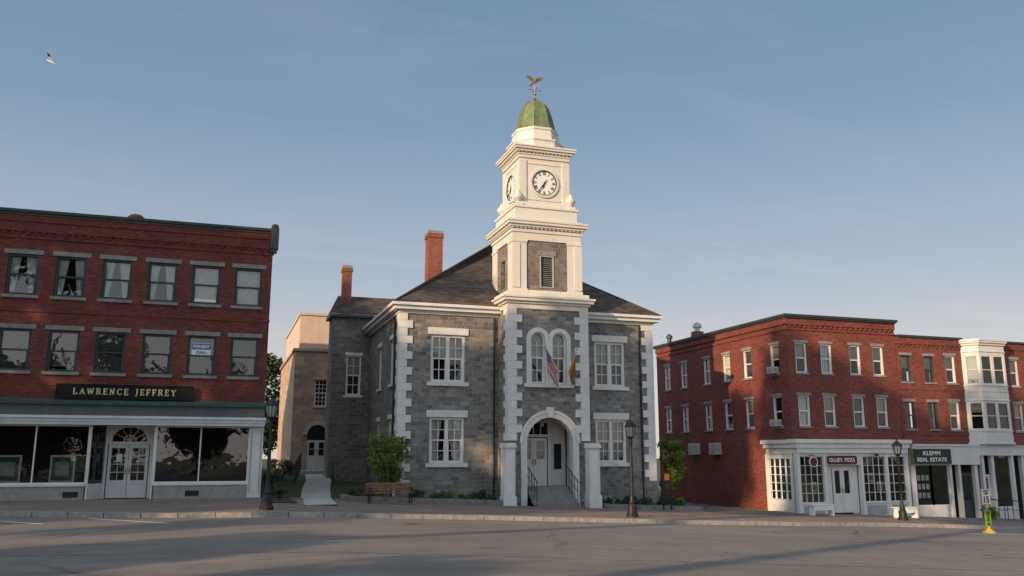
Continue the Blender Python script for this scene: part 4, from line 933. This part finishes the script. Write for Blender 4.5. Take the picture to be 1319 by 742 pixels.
# =================================================================== SECOND RIGHT BRICK BUILDING
R=root('lower_brick_building',(34,35,-1.2),'lower red brick building with green shop sign','building')
X0,X1=32.08,36.3
ops=[(32.33,32.95,5.4,6.72),(33.8,34.42,5.4,6.72),(35.15,35.8,5.4,6.8),(32.33,32.95,3.05,4.4),(33.8,34.42,3.05,4.4),(35.15,35.8,3.04,4.44)]
b=B(); b.facade(frontP(Y),X0,X1,2.0,7.65,ops,M_brickR); b.poly([(X0,Y,-1.5),(X0,48,-1.5),(X0,48,7.65),(X0,Y,7.65)],M_brickR)
b.box(X0+0.01,X1,Y-0.07,Y-0.001,7.3,7.65,M_brickR)
for x in np.arange(X0+0.1,X1-0.1,0.3): b.box(x,x+0.14,Y-0.05,Y-0.001,7.17,7.298,M_brickR)
for z in (2.75,5.0): b.box(X0+0.01,X1,Y-0.03,Y-0.001,z,z+0.08,M_brickR)
part(b,'wall',R)
b=B(); b.box(X0+0.09,X1,Y-0.15,48,7.65,7.76,M_dgreen); part(b,'cornice',R)
W2=[winset(0.62,1.33,M_trimD,1,1,False,lt,sl,c,0.05,seed=s) for c,s in (('shade',1),('none',2))]
for x in (32.64,34.11): place(W2[0],R,x,Y,5.4); place(W2[1],R,x,Y,3.06)
W3=winset(0.65,1.4,M_white,1,1,False,lt,sl,'shade',0.06,seed=2)
place(W3,R,35.475,Y,5.4); place(W3,R,35.475,Y,3.04)
b=B(); ax0,ax1=31.98,34.3; b.box(ax0,ax1,Y-0.62,Y-0.52,1.35,2.04,M_signgreen)
for z in (1.32,2.04): b.box(ax0-.03,ax1+.03,Y-0.64,Y-0.5,z,z+0.03,M_gold)
for x in (ax0-.03,ax1): b.box(x,x+0.03,Y-0.64,Y-0.5,1.352,2.038,M_gold)
sg=part(b,'shop_sign',R,label='dark green board with white two-line shop name'); textobj('KLEMM',1.05,0.2,M_letter,sg,(33.14,Y-0.63,1.86),bold=0.015); textobj('REAL',0.64,0.2,M_letter,sg,(32.56,Y-0.63,1.55),bold=0.015); textobj('ESTATE',1.02,0.2,M_letter,sg,(33.53,Y-0.63,1.55),bold=0.015)
b=B(); b.box(32.1,X1,Y-0.5,Y-0.002,1.3,2.2,M_whiteB); b.box(32.1,X1,Y-0.55,Y-0.002,2.2,2.3,M_whiteB)
for a,c in ((32.1,32.26),(34.35,34.5),(34.92,35.07),(35.95,36.15)): b.box(a,c,Y-0.42,Y-0.2,-1.6,1.3,M_whiteB)
b.box(32.26,34.35,Y-0.35,Y-0.25,-1.6,-0.65,M_whiteB); part(b,'storefront_frame',R)
grid_window(32.26,33.3,-0.65,1.3,Y-0.32,1,1,R,t=0.03); grid_window(33.3,34.35,-0.65,1.3,Y-0.32,1,1,R,t=0.03)
paneldoor(35.12,35.9,-1.25,0.9,Y-0.2,M_dgreen,R,glz=0.35,glasscols=1,glassrows=1,dbl=False)
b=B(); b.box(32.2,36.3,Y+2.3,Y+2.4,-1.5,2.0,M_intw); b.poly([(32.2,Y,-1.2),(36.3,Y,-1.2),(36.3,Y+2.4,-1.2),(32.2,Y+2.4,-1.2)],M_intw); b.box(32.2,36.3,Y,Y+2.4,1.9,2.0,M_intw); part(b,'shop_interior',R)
b=B(); b.poly([(X0,Y,7.55),(X1,Y,7.55),(X1,48,7.55),(X0,48,7.55)],M_roofflat); part(b,'roof',R)
for i in range(3):
    for j in range(3):
        b=B(); b.box(32.5+i*0.26,32.68+i*0.26,Y-0.22,Y-0.21,-0.3+j*0.42,-0.04+j*0.42,M_signw); part(b,'window_poster',R)

# =================================================================== BAY-FRONTED BUILDING
R=root('bay_window_building',(39,35,-1.4),'brick building with two-storey white bay window','building')
X0,X1=36.3,47.0
ops=[(39.45,40.05,5.35,6.75),(40.8,41.4,5.35,6.75),(39.45,40.05,3.0,4.4),(40.8,41.4,3.0,4.4)]
b=B(); b.facade(frontP(Y),X0,X1,2.2,7.6,ops,M_brickR); b.box(X0,X1,Y-0.06,Y-0.001,7.25,7.6,M_brickR); b.poly([(X1,Y,-2),(X1,48,-2),(X1,48,7.6),(X1,Y,7.6)],M_brickR); part(b,'wall',R)
b=B(); b.box(X0,X1,Y-0.14,48,7.6,7.7,M_dgreen); part(b,'cornice',R)
b=B(); b.poly([(X0,Y,7.5),(X1,Y,7.5),(X1,48,7.5),(X0,48,7.5)],M_roofflat); part(b,'roof',R)
W4=winset(0.6,1.4,M_whiteB,1,1,False,lt,sl,'shade',0.05,seed=1)
for x in (39.75,41.1): place(W4,R,x,Y,5.35); place(W4,R,x,Y,3.0)
BP=[(36.25,Y-0.002),(36.75,Y-0.65),(38.45,Y-0.65),(39.1,Y-0.002)]
def ring(o_,z0,z1,mat,bm):
    p=[(BP[0][0]-o_,BP[0][1]),(BP[1][0]-o_*0.5,BP[1][1]-o_),(BP[2][0]+o_*0.5,BP[2][1]-o_),(BP[3][0]+o_,BP[3][1])]
    n=4; i=len(bm.v); bm.v+=[(x,y,z0) for x,y in p]+[(x,y,z1) for x,y in p]; k=bm.mi(mat)
    for j in range(3): bm.f.append((i+j,i+j+1,i+n+j+1,i+n+j)); bm.m.append(k)
    bm.f.append(tuple(i+n+j for j in range(4))); bm.m.append(k); bm.f.append(tuple(i+j for j in range(4))[::-1]); bm.m.append(k)
b=B()
for o_,za,zb in ((0,2.4,2.95),(.04,2.95,3.02),(0,4.45,5.25),(.04,5.25,5.31),(.03,4.95,4.99),(.05,4.5,4.55),(.015,4.66,4.86),(.015,2.52,2.82),(0,6.85,7.35),(.05,7.0,7.04),(.08,7.35,7.46),(.16,7.46,7.56),(.2,7.56,7.66),(.08,2.3,2.41)): ring(o_,za,zb,M_whiteB,b)
def facet(pa,pb,t0,t1,z0,z1,bm,mat,off=0.0,th=0.08):
    ax,ay=pa;bx_,by_=pb; dx,dy=bx_-ax,by_-ay; L_=math.hypot(dx,dy); nx,ny=dy/L_,-dx/L_
    P=[(ax+dx*t0+nx*off,ay+dy*t0+ny*off),(ax+dx*t1+nx*off,ay+dy*t1+ny*off)]
    Q=[(x-nx*th,y-ny*th) for x,y in P]
    bm.hexa([(*P[0],z0),(*P[1],z0),(*Q[1],z0),(*Q[0],z0),(*P[0],z1),(*P[1],z1),(*Q[1],z1),(*Q[0],z1)],mat)
glist=[]
for z0_,z1_ in ((3.02,4.45),(5.31,6.85)):
    for (pa,pb,wins) in ((BP[0],BP[1],[(0.25,0.85)]),(BP[1],BP[2],[(0.08,0.45),(0.55,0.92)]),(BP[2],BP[3],[(0.15,0.7)])):
        e=0.0
        for (wa,wb) in wins:
            facet(pa,pb,e,wa,z0_,z1_,b,M_whiteB); e=wb
            zm=(z0_+z1_)/2; facet(pa,pb,wa,wb,zm-0.02,zm+0.02,b,M_whiteB,-0.03,0.04); facet(pa,pb,wa,wb,z0_,z0_+0.08,b,M_whiteB,-0.01,0.06); facet(pa,pb,wa,wb,z1_-0.08,z1_,b,M_whiteB,-0.01,0.06)
            gB=B(); facet(pa,pb,wa,wb,z0_+0.08,z1_-0.08,gB,M_glass,-0.06,0.004)
            facet(pa,pb,wa,wb,z0_+(0.3 if z0_>5 else 0.9),z1_,gB,M_shade,-0.12,0.01)
            facet(pa,pb,wa-.05,wb+.05,z0_,z1_,gB,M_int,-0.25,0.01); glist.append(gB)
        facet(pa,pb,e,1.0,z0_,z1_,b,M_whiteB)
bay=part(b,'bay_window',R)
for gB in glist: part(gB,'bay_glass',bay)
b=B(); b.box(X0,X1,Y-0.5,Y-0.002,1.75,2.2,M_whiteB); b.box(X0,X1,Y-0.58,Y-0.002,2.2,2.25,M_whiteB)
for a in (36.45,37.1,38.4,39.1,40.6,42,44): b.box(a,a+0.16,Y-0.42,Y-0.2,-1.8,1.75,M_whiteB)
for a,c in ((37.26,38.4),(39.26,40.6),(40.76,42)): b.box(a,c,Y-0.35,Y-0.25,-1.8,-0.8,M_whiteB)
part(b,'storefront_frame',R)
for a,c in ((37.26,38.4),(39.26,40.6),(40.76,42)): grid_window(a,c,-0.8,1.75,Y-0.32,1,1,R,t=0.025)
paneldoor(36.62,37.1,-1.4,0.8,Y-0.2,M_white,R,glz=0.3,glasscols=1,glassrows=1,dbl=False)
b=B(); b.box(36.3,47,Y+2.3,Y+2.4,-1.8,2.0,M_intw); b.poly([(36.3,Y,-1.4),(47,Y,-1.4),(47,Y+2.4,-1.4),(36.3,Y+2.4,-1.4)],M_intw); b.box(36.3,47,Y,Y+2.4,1.9,2.0,M_intw); part(b,'shop_interior',R)
for x in (36.3,37.2,38.9):
    z=g(x)+0.13; rr=root('shop_railing',(x,33.9,z),'black iron handrail by the shop steps','railing','handrails by the shop steps')
    b=B()
    for y in (33.0,33.5,34.0): b.tube((x,y,z),(x,y,z+0.9),0.02,0.02,6,M_black)
    b.tube((x,32.9,z+0.88),(x,34.1,z+0.95),0.024,0.024,6,M_black); b.tube((x,33.0,z+0.45),(x,34.0,z+0.5),0.014,0.014,6,M_black); part(b,'handrail',rr)

# =================================================================== STREET LAMPS
L1=root('street_lamp',(1.44,27.42,0.13),'black iron post lamp with glazed lantern on the brick pavement','street lamp','street lamps along the pavement')
b=B(); b.lathe(0,0,[(0.21,0),(0.21,0.1),(0.17,0.14),(0.16,0.35),(0.11,0.45),(0.12,0.5),(0.085,0.6),(0.07,0.7)],12,M_black); child(b,'base',L1)
b=B(); b.lathe(0,0,[(0.06,0.7),(0.055,1.5),(0.045,2.45),(0.07,2.48),(0.07,2.52),(0.045,2.56),(0.05,2.68)],12,M_black); child(b,'post',L1)
b=B(); b.lathe(0,0,[(0.05,2.66),(0.12,2.72),(0.13,2.76)],8,M_black)
for j in range(8):
    a=2*math.pi*j/8; b.tube((0.12*math.cos(a),0.12*math.sin(a),2.75),(0.19*math.cos(a),0.19*math.sin(a),3.1),0.013,0.013,4,M_black)
b.lathe(0,0,[(0.22,3.09),(0.21,3.13),(0.12,3.24),(0.06,3.28),(0.03,3.32),(0.035,3.36),(0.01,3.45)],8,M_black); child(b,'lantern',L1)
b=B(); b.lathe(0,0,[(0.115,2.76),(0.18,3.09)],8,M_lampglass); child(b,'lamp_glass',L1)
kids=list(L1.children)
for (x,y) in ((13.75,27.9),(27.6,30.35)):
    o=L1.copy(); o.location=(x,y,g(x)+0.13); COL.objects.link(o)
    for k_ in kids:
        c=k_.copy(); c.parent=o; COL.objects.link(c)
# =================================================================== BENCHES
W=1.75; mat=M_wood
r=root('park_bench',(6.15,32.7,g(6.15)+0.13),'brown slatted wooden bench in front of the planting bed','bench')
b=B()
for i in range(4): b.box(-W/2,W/2,-0.22+i*0.115,-0.12+i*0.115,0.40,0.435,mat)
child(b,'seat',r); b=B()
for i in range(3):
    z=0.48+i*0.105; y=0.24+i*0.03; b.box(-W/2,W/2,y,y+0.03,z,z+0.085,mat)
child(b,'backrest',r)
for s_ in (-1,1):
    b=B(); x=s_*(W/2-0.1); leg=M_black; b.box(x-0.025,x+0.025,-0.22,-0.17,0,0.58,leg); b.box(x-0.025,x+0.025,0.2,0.26,0,0.40,leg); b.box(x-0.02,x+0.02,-0.17,0.26,0.365,0.398,leg)
    b.box(x-0.03,x+0.03,-0.24,0.24,0.58,0.61,leg); b.tube((x,0.23,0.40),(x,0.34,0.78),0.022,0.022,6,leg); child(b,'leg',r)
def flatbench(loc,W):
    r=root('white_bench',loc,'white painted backless bench on the shop pavement','bench','white benches outside the shops')
    b=B()
    for i in range(3): b.box(-W/2,W/2,-0.18+i*0.125,-0.07+i*0.125,0.45,0.49,M_wbench)
    child(b,'seat',r); b=B(); b.box(-W/2+0.06,W/2-0.06,-0.15,-0.12,0.24,0.448,M_wbench); b.box(-W/2+0.06,W/2-0.06,0.12,0.15,0.28,0.448,M_wbench); child(b,'apron',r)
    for s_ in (-1,1): b=B(); x=s_*(W/2-0.1); b.box(x-0.04,x+0.04,-0.16,0.16,0,0.448,M_wbench); child(b,'leg',r)
flatbench((25.1,32.4,g(25.1)+0.13),1.2); flatbench((29.45,32.2,g(29.45)+0.13),1.2)
# =================================================================== PORTABLE ROAD SIGN
sx,sy_=26.95,25.4; z=g(sx)
r=root('portable_road_sign',(sx,sy_,z),'speed limit 15 plate above lime crossing panel on yellow base','sign')
b=B(); b.lathe(sx,sy_,[(0.23,z),(0.23,z+0.04),(0.14,z+0.08),(0.07,z+0.16),(0.045,z+0.24)],14,M_yellow); part(b,'base',r)
b=B(); b.tube((sx,sy_+0.03,z+0.22),(sx,sy_+0.03,z+1.5),0.02,0.02,8,M_steel); part(b,'post',r)
b=B(); b.box(sx-0.14,sx+0.14,sy_-0.02,sy_+0.004,z+0.26,z+0.80,M_lime); s2=part(b,'crossing_panel',r)
textobj('STATE',0.22,0.065,M_black,s2,(sx,sy_-0.027,z+0.745),bold=0.02); textobj('LAW',0.15,0.065,M_black,s2,(sx,sy_-0.027,z+0.665),bold=0.02); textobj('YIELD',0.18,0.06,M_black,s2,(sx,sy_-0.027,z+0.31),bold=0.02)
b=B(); zo=z-0.04; b.lathe(sx,sy_-0.025,[(0.005,zo+0.60),(0.028,zo+0.62),(0.028,zo+0.64),(0.005,zo+0.66)],8,M_black,sy=0.15); b.prism([(sx-0.03,zo+0.50),(sx+0.03,zo+0.50),(sx+0.035,zo+0.605),(sx-0.02,zo+0.605)],sy_-0.028,sy_-0.022,M_black); b.prism([(sx-0.07,zo+0.42),(sx-0.05,zo+0.42),(sx+0.0,zo+0.51),(sx-0.03,zo+0.51)],sy_-0.028,sy_-0.022,M_black); b.prism([(sx+0.05,zo+0.42),(sx+0.07,zo+0.42),(sx+0.03,zo+0.51),(sx+0.0,zo+0.51)],sy_-0.028,sy_-0.022,M_black)
part(b,'walking_figure',s2)
b=B(); b.box(sx-0.22,sx+0.22,sy_-0.012,sy_+0.004,z+1.0,z+1.58,M_yellow); b.box(sx-0.185,sx+0.185,sy_-0.02,sy_-0.013,z+1.035,z+1.545,M_signw); s2=part(b,'speed_plate',r)
textobj('SPEED',0.26,0.06,M_black,s2,(sx,sy_-0.027,z+1.49),bold=0.01); textobj('LIMIT',0.22,0.06,M_black,s2,(sx,sy_-0.027,z+1.405),bold=0.01); textobj('15',0.24,0.24,M_black,s2,(sx,sy_-0.027,z+1.19),bold=0.02)
x,y=18.45,34.0; z=g(x)+0.13
r=root('notice_sign',(x,y,z),'dark freestanding notice sign with orange panel by the entrance bed','sign')
for xx in (x-0.22,x+0.17): b=B(); b.box(xx,xx+0.05,y,y+0.05,z,z+1.7,M_black); part(b,'post',r)
b=B(); b.box(x-0.17,x+0.17,y+0.01,y+0.04,z+0.8,z+1.62,M_black); s2=part(b,'board',r)
b=B(); b.box(x-0.12,x+0.12,y-0.003,y+0.008,z+1.25,z+1.52,M_orange); b.box(x-0.12,x+0.12,y-0.003,y+0.008,z+0.9,z+1.12,M_maroon); part(b,'panel',s2)
def lowwall(x0,x1,y0,y1,h,label):
    r=root('planter_wall',((x0+x1)/2,y0,g((x0+x1)/2)+0.13),label,'wall')
    b=B(); n=max(1,int((x1-x0)/1.0))
    for i in range(n):
        a=x0+(x1-x0)*i/n;c=x0+(x1-x0)*(i+1)/n; b.boxr(a+0.005,c-0.005,y0,y0+0.25,g(a)-0.02,g(c)-0.02,h+0.15,M_wallD)
    b.boxr(x0,x0+0.25,y0+0.25,y1,g(x0)-0.02,g(x0)-0.02,h+0.147,M_wallD); b.boxr(x1-0.25,x1,y0+0.25,y1,g(x1)-0.02,g(x1)-0.02,h+0.147,M_wallD)
    part(b,'coping',r)
lowwall(4.7,11.0,34.05,35.9,0.2,'low grey granite wall around the shrub bed')
lowwall(15.5,20.2,34.05,35.9,0.18,'low grey granite wall around the entrance bed')
# =================================================================== VEGETATION
def leafmesh(name,centers,n,size,mat,org=(0,0,0)):
    cs=np.array(centers); w=cs[:,3]*cs[:,4]*cs[:,5]; w=w/w.sum()
    ci=rng.choice(len(cs),n,p=w)
    d=rng.normal(size=(n,3)); d/=np.linalg.norm(d,axis=1)[:,None]
    rr=rng.random(n)**0.40
    p=cs[ci,:3]+d*rr[:,None]*cs[ci,3:6]
    nrm=rng.normal(size=(n,3))+d*0.8; nrm[:,2]+=0.4; nrm/=np.linalg.norm(nrm,axis=1)[:,None]
    t=np.cross(nrm,rng.normal(size=(n,3))); t/=np.linalg.norm(t,axis=1)[:,None]; bt=np.cross(nrm,t)
    s=size*(0.6+0.8*rng.random(n))[:,None]
    v=np.stack([p-t*s,p-bt*s*0.55,p+t*s,p+bt*s*0.55],1).reshape(-1,3)-np.array(org)
    me=bpy.data.meshes.new(name); me.vertices.add(n*4); me.vertices.foreach_set('co',v.ravel()); me.loops.add(n*4); me.loops.foreach_set('vertex_index',np.arange(n*4))
    me.polygons.add(n); me.polygons.foreach_set('loop_start',np.arange(n)*4); me.polygons.foreach_set('loop_total',np.full(n,4)); me.materials.append(mat); me.update(); me.validate()
    return me
def tree(name,x,y,z,H,cr,ch0,nleaf,ls,mat,label,nclump=12,tr=0.12,group=None,cs=(0.3,0.5)):
    r=root(name,(x,y,z),label,'tree',group)
    b=B(); top=Vector((x+random.uniform(-.01,.01)*H,y,z+H*0.78)); mid=Vector((x+random.uniform(-.02,.02)*H,y,z+H*max(0.35,ch0)))
    b.tube((x,y,z-0.1),mid,tr,tr*0.75,8,M_bark); b.tube(mid,top,tr*0.75,tr*0.3,8,M_bark)
    cl=[]
    for i in range(nclump):
        a=random.uniform(0,2*math.pi); s=cr*random.uniform(*cs); zr_=s*random.uniform(0.6,0.9)
        hh=random.uniform(ch0*H+zr_*0.6,0.94*H-zr_*0.5); k=1-abs((hh/H-(ch0+1)/2)/((1-ch0)/2))**2*0.6
        rad=cr*0.72*k*random.uniform(0.3,1.0); c=(x+rad*math.cos(a),y+rad*math.sin(a),z+hh)
        cl.append((*c,s,s,zr_))
        b.tube(mid.lerp(top,random.random()),c,tr*0.35,tr*0.08,5,M_bark)
    part(b,'trunk',r)
    child(None,'crown',r,leafmesh('crown',cl,nleaf,ls,mat,(x,y,z)))
tree('small_tree',6.4,34.9,g(6.35)+0.28,2.8,1.08,0.14,4600,0.055,M_leaf,'small light green ornamental tree in the shrub bed',nclump=46,tr=0.05,cs=(0.18,0.36))
tree('small_tree',20.1,36.6,g(20)+0.2,3.2,0.95,0.22,3600,0.06,M_leaf,'slim young green tree at the building corner',nclump=34,tr=0.05,cs=(0.18,0.38))
tree('background_tree',2.2,66,0.9,8.8,3.2,0.12,9000,0.16,M_leafD,'dark green tree standing behind the brick shop building',nclump=26,tr=0.25)
tree('background_tree',-2.0,80,0.9,10.5,4,0.12,7000,0.2,M_leafD,'dark green tree standing behind the brick shop building',nclump=24,tr=0.25)
tree('background_tree',21.5,62,0,5.5,3.0,0.1,6000,0.15,M_leafD,'dark green tree at the end of the side lane',nclump=20,tr=0.2)
shr=[(5.2,34.9,.3),(7.7,35.0,.32),(8.35,34.7,.25),(8.95,35.2,.38),(9.6,34.8,.28),(10.2,35.0,.36),(10.7,34.7,.25),(15.9,34.9,.3),(16.6,34.8,.24),(17.3,35.0,.36),(18.0,35.2,.3),(18.9,35.0,.4),(19.6,35.1,.34),(5.7,34.6,.22),(2.2,33.3,.3),(2.2,35.2,.35),(2.2,37.8,.4),(2.3,40.5,.5),(2.9,43.5,.6),(35.1,32.9,.42)]
for i,(x,y,s) in enumerate(shr):
    z=g(x)+0.18+rise(x,y); cl=[(x+random.uniform(-.7,.7)*s,y+random.uniform(-.4,.4)*s,z+s*random.uniform(0.3,1.2),s*random.uniform(.25,.55),s*.5,s*random.uniform(.25,.45)) for _ in range(9)]
    r=root('shrub',(x,y,z-0.1),'low rounded green shrub in a planting bed','shrub','low shrubs in the planting beds')
    b=B()
    for c in cl: b.tube((x,y,z-0.12),c[:3],0.02,0.008,5,M_bark)
    part(b,'stem',r); child(None,'foliage',r,leafmesh('foliage',cl,int(650*s/.35),0.045,random.choice([M_shrub,M_shrub,M_leaf,M_leafD]),(x,y,z-0.1)))
S=Vector((-0.85,-0.53)).normalized(); Rr=Vector((0.53,-0.85)).normalized()
TT=[(-35,22,27,4.4,0.08,6500),(-30.5,24,27.5,5,0.08,6800),(-26,21,27,4.8,0.08,6800),(-21.5,24,27,4.4,0.08,6500),
(-15,22,11.0,3.6,0.06,4200),(-10,23,11.0,3.6,0.06,4200),(-5,22,11.2,3.6,0.06,4200),(0,23,11.2,3.6,0.06,4200),(5.5,22,11.5,4,0.06,4200),
(-15,21,28,4.4,0.62,3600),(-8,22,28.5,4.4,0.62,3600),(-1,21,28.5,4.6,0.62,3600),(6.5,22,28.5,4.6,0.62,3600),(14,22,15,5,0.1,3000)]
for i,(q,K,H,cr,ch0,nl) in enumerate(TT):  # added unseen trees; heights and lifted crowns shaped to block sun in bands
    p=S*K+Rr*q
    tree('sun_blocker_tree',p.x,p.y,-0.1,H,cr,ch0,nl,0.38,M_leafD,'large leafy tree added out of view to block the sun',nclump=int(34 if ch0<0.2 else 20),tr=0.35,group='added sun-blocking trees out of view',cs=(0.34,0.5))
for i,xq in enumerate((-17,-9.5,-2,5.5,13,21)):
    tree('green_tree',xq,-19-2*(i%2),-0.1,10+1.5*(i%3),4.6,0.12,4200,0.36,M_leafD,'broad leafy tree at the edge of the town green','%s'%'' or 22,0.3,'trees at the edge of the green',(0.34,0.5))

# =================================================================== BIRD
bx,by,bz=-16.6,82.0,36.8
r=root('gull',(bx,by,bz),'white gull flying with raised wings above the roofs','bird')
b=B()
bod=[(-0.42,-0.03,0.02),(-0.28,0.0,0.06),(-0.05,0.0,0.1),(0.15,0.02,0.09),(0.27,0.05,0.06),(0.36,0.06,0.05),(0.44,0.04,0.012)]
for (x0,z0_,r0),(x1,z1_,r1) in zip(bod[:-1],bod[1:]): b.tube((bx+x0,by,bz-z0_-0.35*x0),(bx+x1,by,bz-z1_-0.35*x1),r0,r1,10,M_bird)
part(b,'body',r)
for s_ in (-1,1):
    b=B(); yy_=s_*0.6
    b.poly([(bx+0.12,by+0.05*s_,bz+0.02),(bx-0.14,by+0.05*s_,bz+0.06),(bx-0.25,by+yy_*0.5,bz+0.34),(bx+0.0-0.03*s_,by+yy_*0.5,bz+0.36)],M_bird)
    b.poly([(bx+0.0-0.03*s_,by+yy_*0.5,bz+0.36),(bx-0.25,by+yy_*0.5,bz+0.34),(bx-0.5-0.2*s_,by+yy_*1.1,bz+0.62)],M_birdd)
    part(b,'wing',r)

# =================================================================== WORLD, SUN, CAMERA
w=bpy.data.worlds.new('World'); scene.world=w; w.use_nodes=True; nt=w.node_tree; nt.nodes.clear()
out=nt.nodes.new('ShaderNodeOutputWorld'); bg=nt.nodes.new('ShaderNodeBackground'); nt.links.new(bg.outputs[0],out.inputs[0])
sky=nt.nodes.new('ShaderNodeTexSky'); sky.sky_type='NISHITA'; sky.sun_disc=False
EL=math.radians(17)
sky.sun_elevation=EL; sky.sun_rotation=math.atan2(S.x,S.y)
sky.air_density=1.0; sky.dust_density=1.2; sky.ozone_density=1.5
tc=nt.nodes.new('ShaderNodeTexCoord'); dirn=tc.outputs['Generated']
sep=N(nt,'ShaderNodeSeparateXYZ'); nt.links.new(dirn,sep.inputs[0])
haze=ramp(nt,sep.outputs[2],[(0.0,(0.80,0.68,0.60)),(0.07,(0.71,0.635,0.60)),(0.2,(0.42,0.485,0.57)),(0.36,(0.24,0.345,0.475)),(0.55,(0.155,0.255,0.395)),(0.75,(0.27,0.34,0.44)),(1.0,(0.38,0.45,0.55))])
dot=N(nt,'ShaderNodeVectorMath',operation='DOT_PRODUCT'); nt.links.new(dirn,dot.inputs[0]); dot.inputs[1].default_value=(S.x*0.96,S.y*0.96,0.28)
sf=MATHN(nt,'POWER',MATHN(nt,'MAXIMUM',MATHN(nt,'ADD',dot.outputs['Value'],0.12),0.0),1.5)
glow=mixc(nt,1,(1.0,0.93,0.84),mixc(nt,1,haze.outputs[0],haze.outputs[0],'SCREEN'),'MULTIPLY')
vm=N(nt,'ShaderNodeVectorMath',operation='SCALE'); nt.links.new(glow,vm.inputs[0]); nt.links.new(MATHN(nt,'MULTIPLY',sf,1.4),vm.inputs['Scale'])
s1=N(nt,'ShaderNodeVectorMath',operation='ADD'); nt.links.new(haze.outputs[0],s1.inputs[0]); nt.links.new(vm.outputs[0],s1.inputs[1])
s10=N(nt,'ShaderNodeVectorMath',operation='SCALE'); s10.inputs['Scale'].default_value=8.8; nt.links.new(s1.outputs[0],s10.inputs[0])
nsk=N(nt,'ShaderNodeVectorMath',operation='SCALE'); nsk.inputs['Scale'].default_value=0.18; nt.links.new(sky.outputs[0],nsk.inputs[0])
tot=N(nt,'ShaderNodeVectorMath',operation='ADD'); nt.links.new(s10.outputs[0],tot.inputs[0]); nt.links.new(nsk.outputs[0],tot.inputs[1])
ad=MATHN(nt,'ADD',MATHN(nt,'MAXIMUM',sep.outputs[2],0.03),0.12)
cb=N(nt,'ShaderNodeCombineXYZ')
for i in range(2): nt.links.new(MATHN(nt,'DIVIDE',sep.outputs[i],ad),cb.inputs[i])
mp=N(nt,'ShaderNodeMapping'); mp.inputs['Scale'].default_value=(0.8,1.9,1); mp.inputs['Rotation'].default_value=(0,0,0.5); nt.links.new(cb.outputs[0],mp.inputs[0])
n1=noise(nt,mp.outputs[0],1.3,8,0.62); n1.inputs['Distortion'].default_value=0.6
lowm=ramp(nt,sep.outputs[2],[(0.08,(1,1,1)),(0.30,(0.22,)*3)])
rc=ramp(nt,n1.outputs[0],[(0.53,(0,0,0)),(0.76,(0.42,)*3)])
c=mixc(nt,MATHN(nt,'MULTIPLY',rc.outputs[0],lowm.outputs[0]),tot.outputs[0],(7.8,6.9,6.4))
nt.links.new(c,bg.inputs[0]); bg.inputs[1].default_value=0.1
sd=bpy.data.lights.new('sun','SUN'); sd.energy=5.0; sd.angle=math.radians(0.6); sd.color=(1.0,0.70,0.43)
so=bpy.data.objects.new('sun',sd); COL.objects.link(so)
dirv=Vector((S.x*math.cos(EL),S.y*math.cos(EL),math.sin(EL))); so.rotation_euler=dirv.to_track_quat('Z','Y').to_euler()
cam=bpy.data.cameras.new('camera'); cam.sensor_width=36; cam.lens=1107/1319*36; cam.clip_end=4000; cam.clip_start=0.1
co=bpy.data.objects.new('camera',cam); COL.objects.link(co); co.location=(0,0,1.7)
co.rotation_euler=(math.radians(90)+math.atan((588-371)/1107),0,math.radians(-18.5)); scene.camera=co
scene.view_settings.view_transform='Standard'; scene.view_settings.look='None'; scene.view_settings.exposure=0
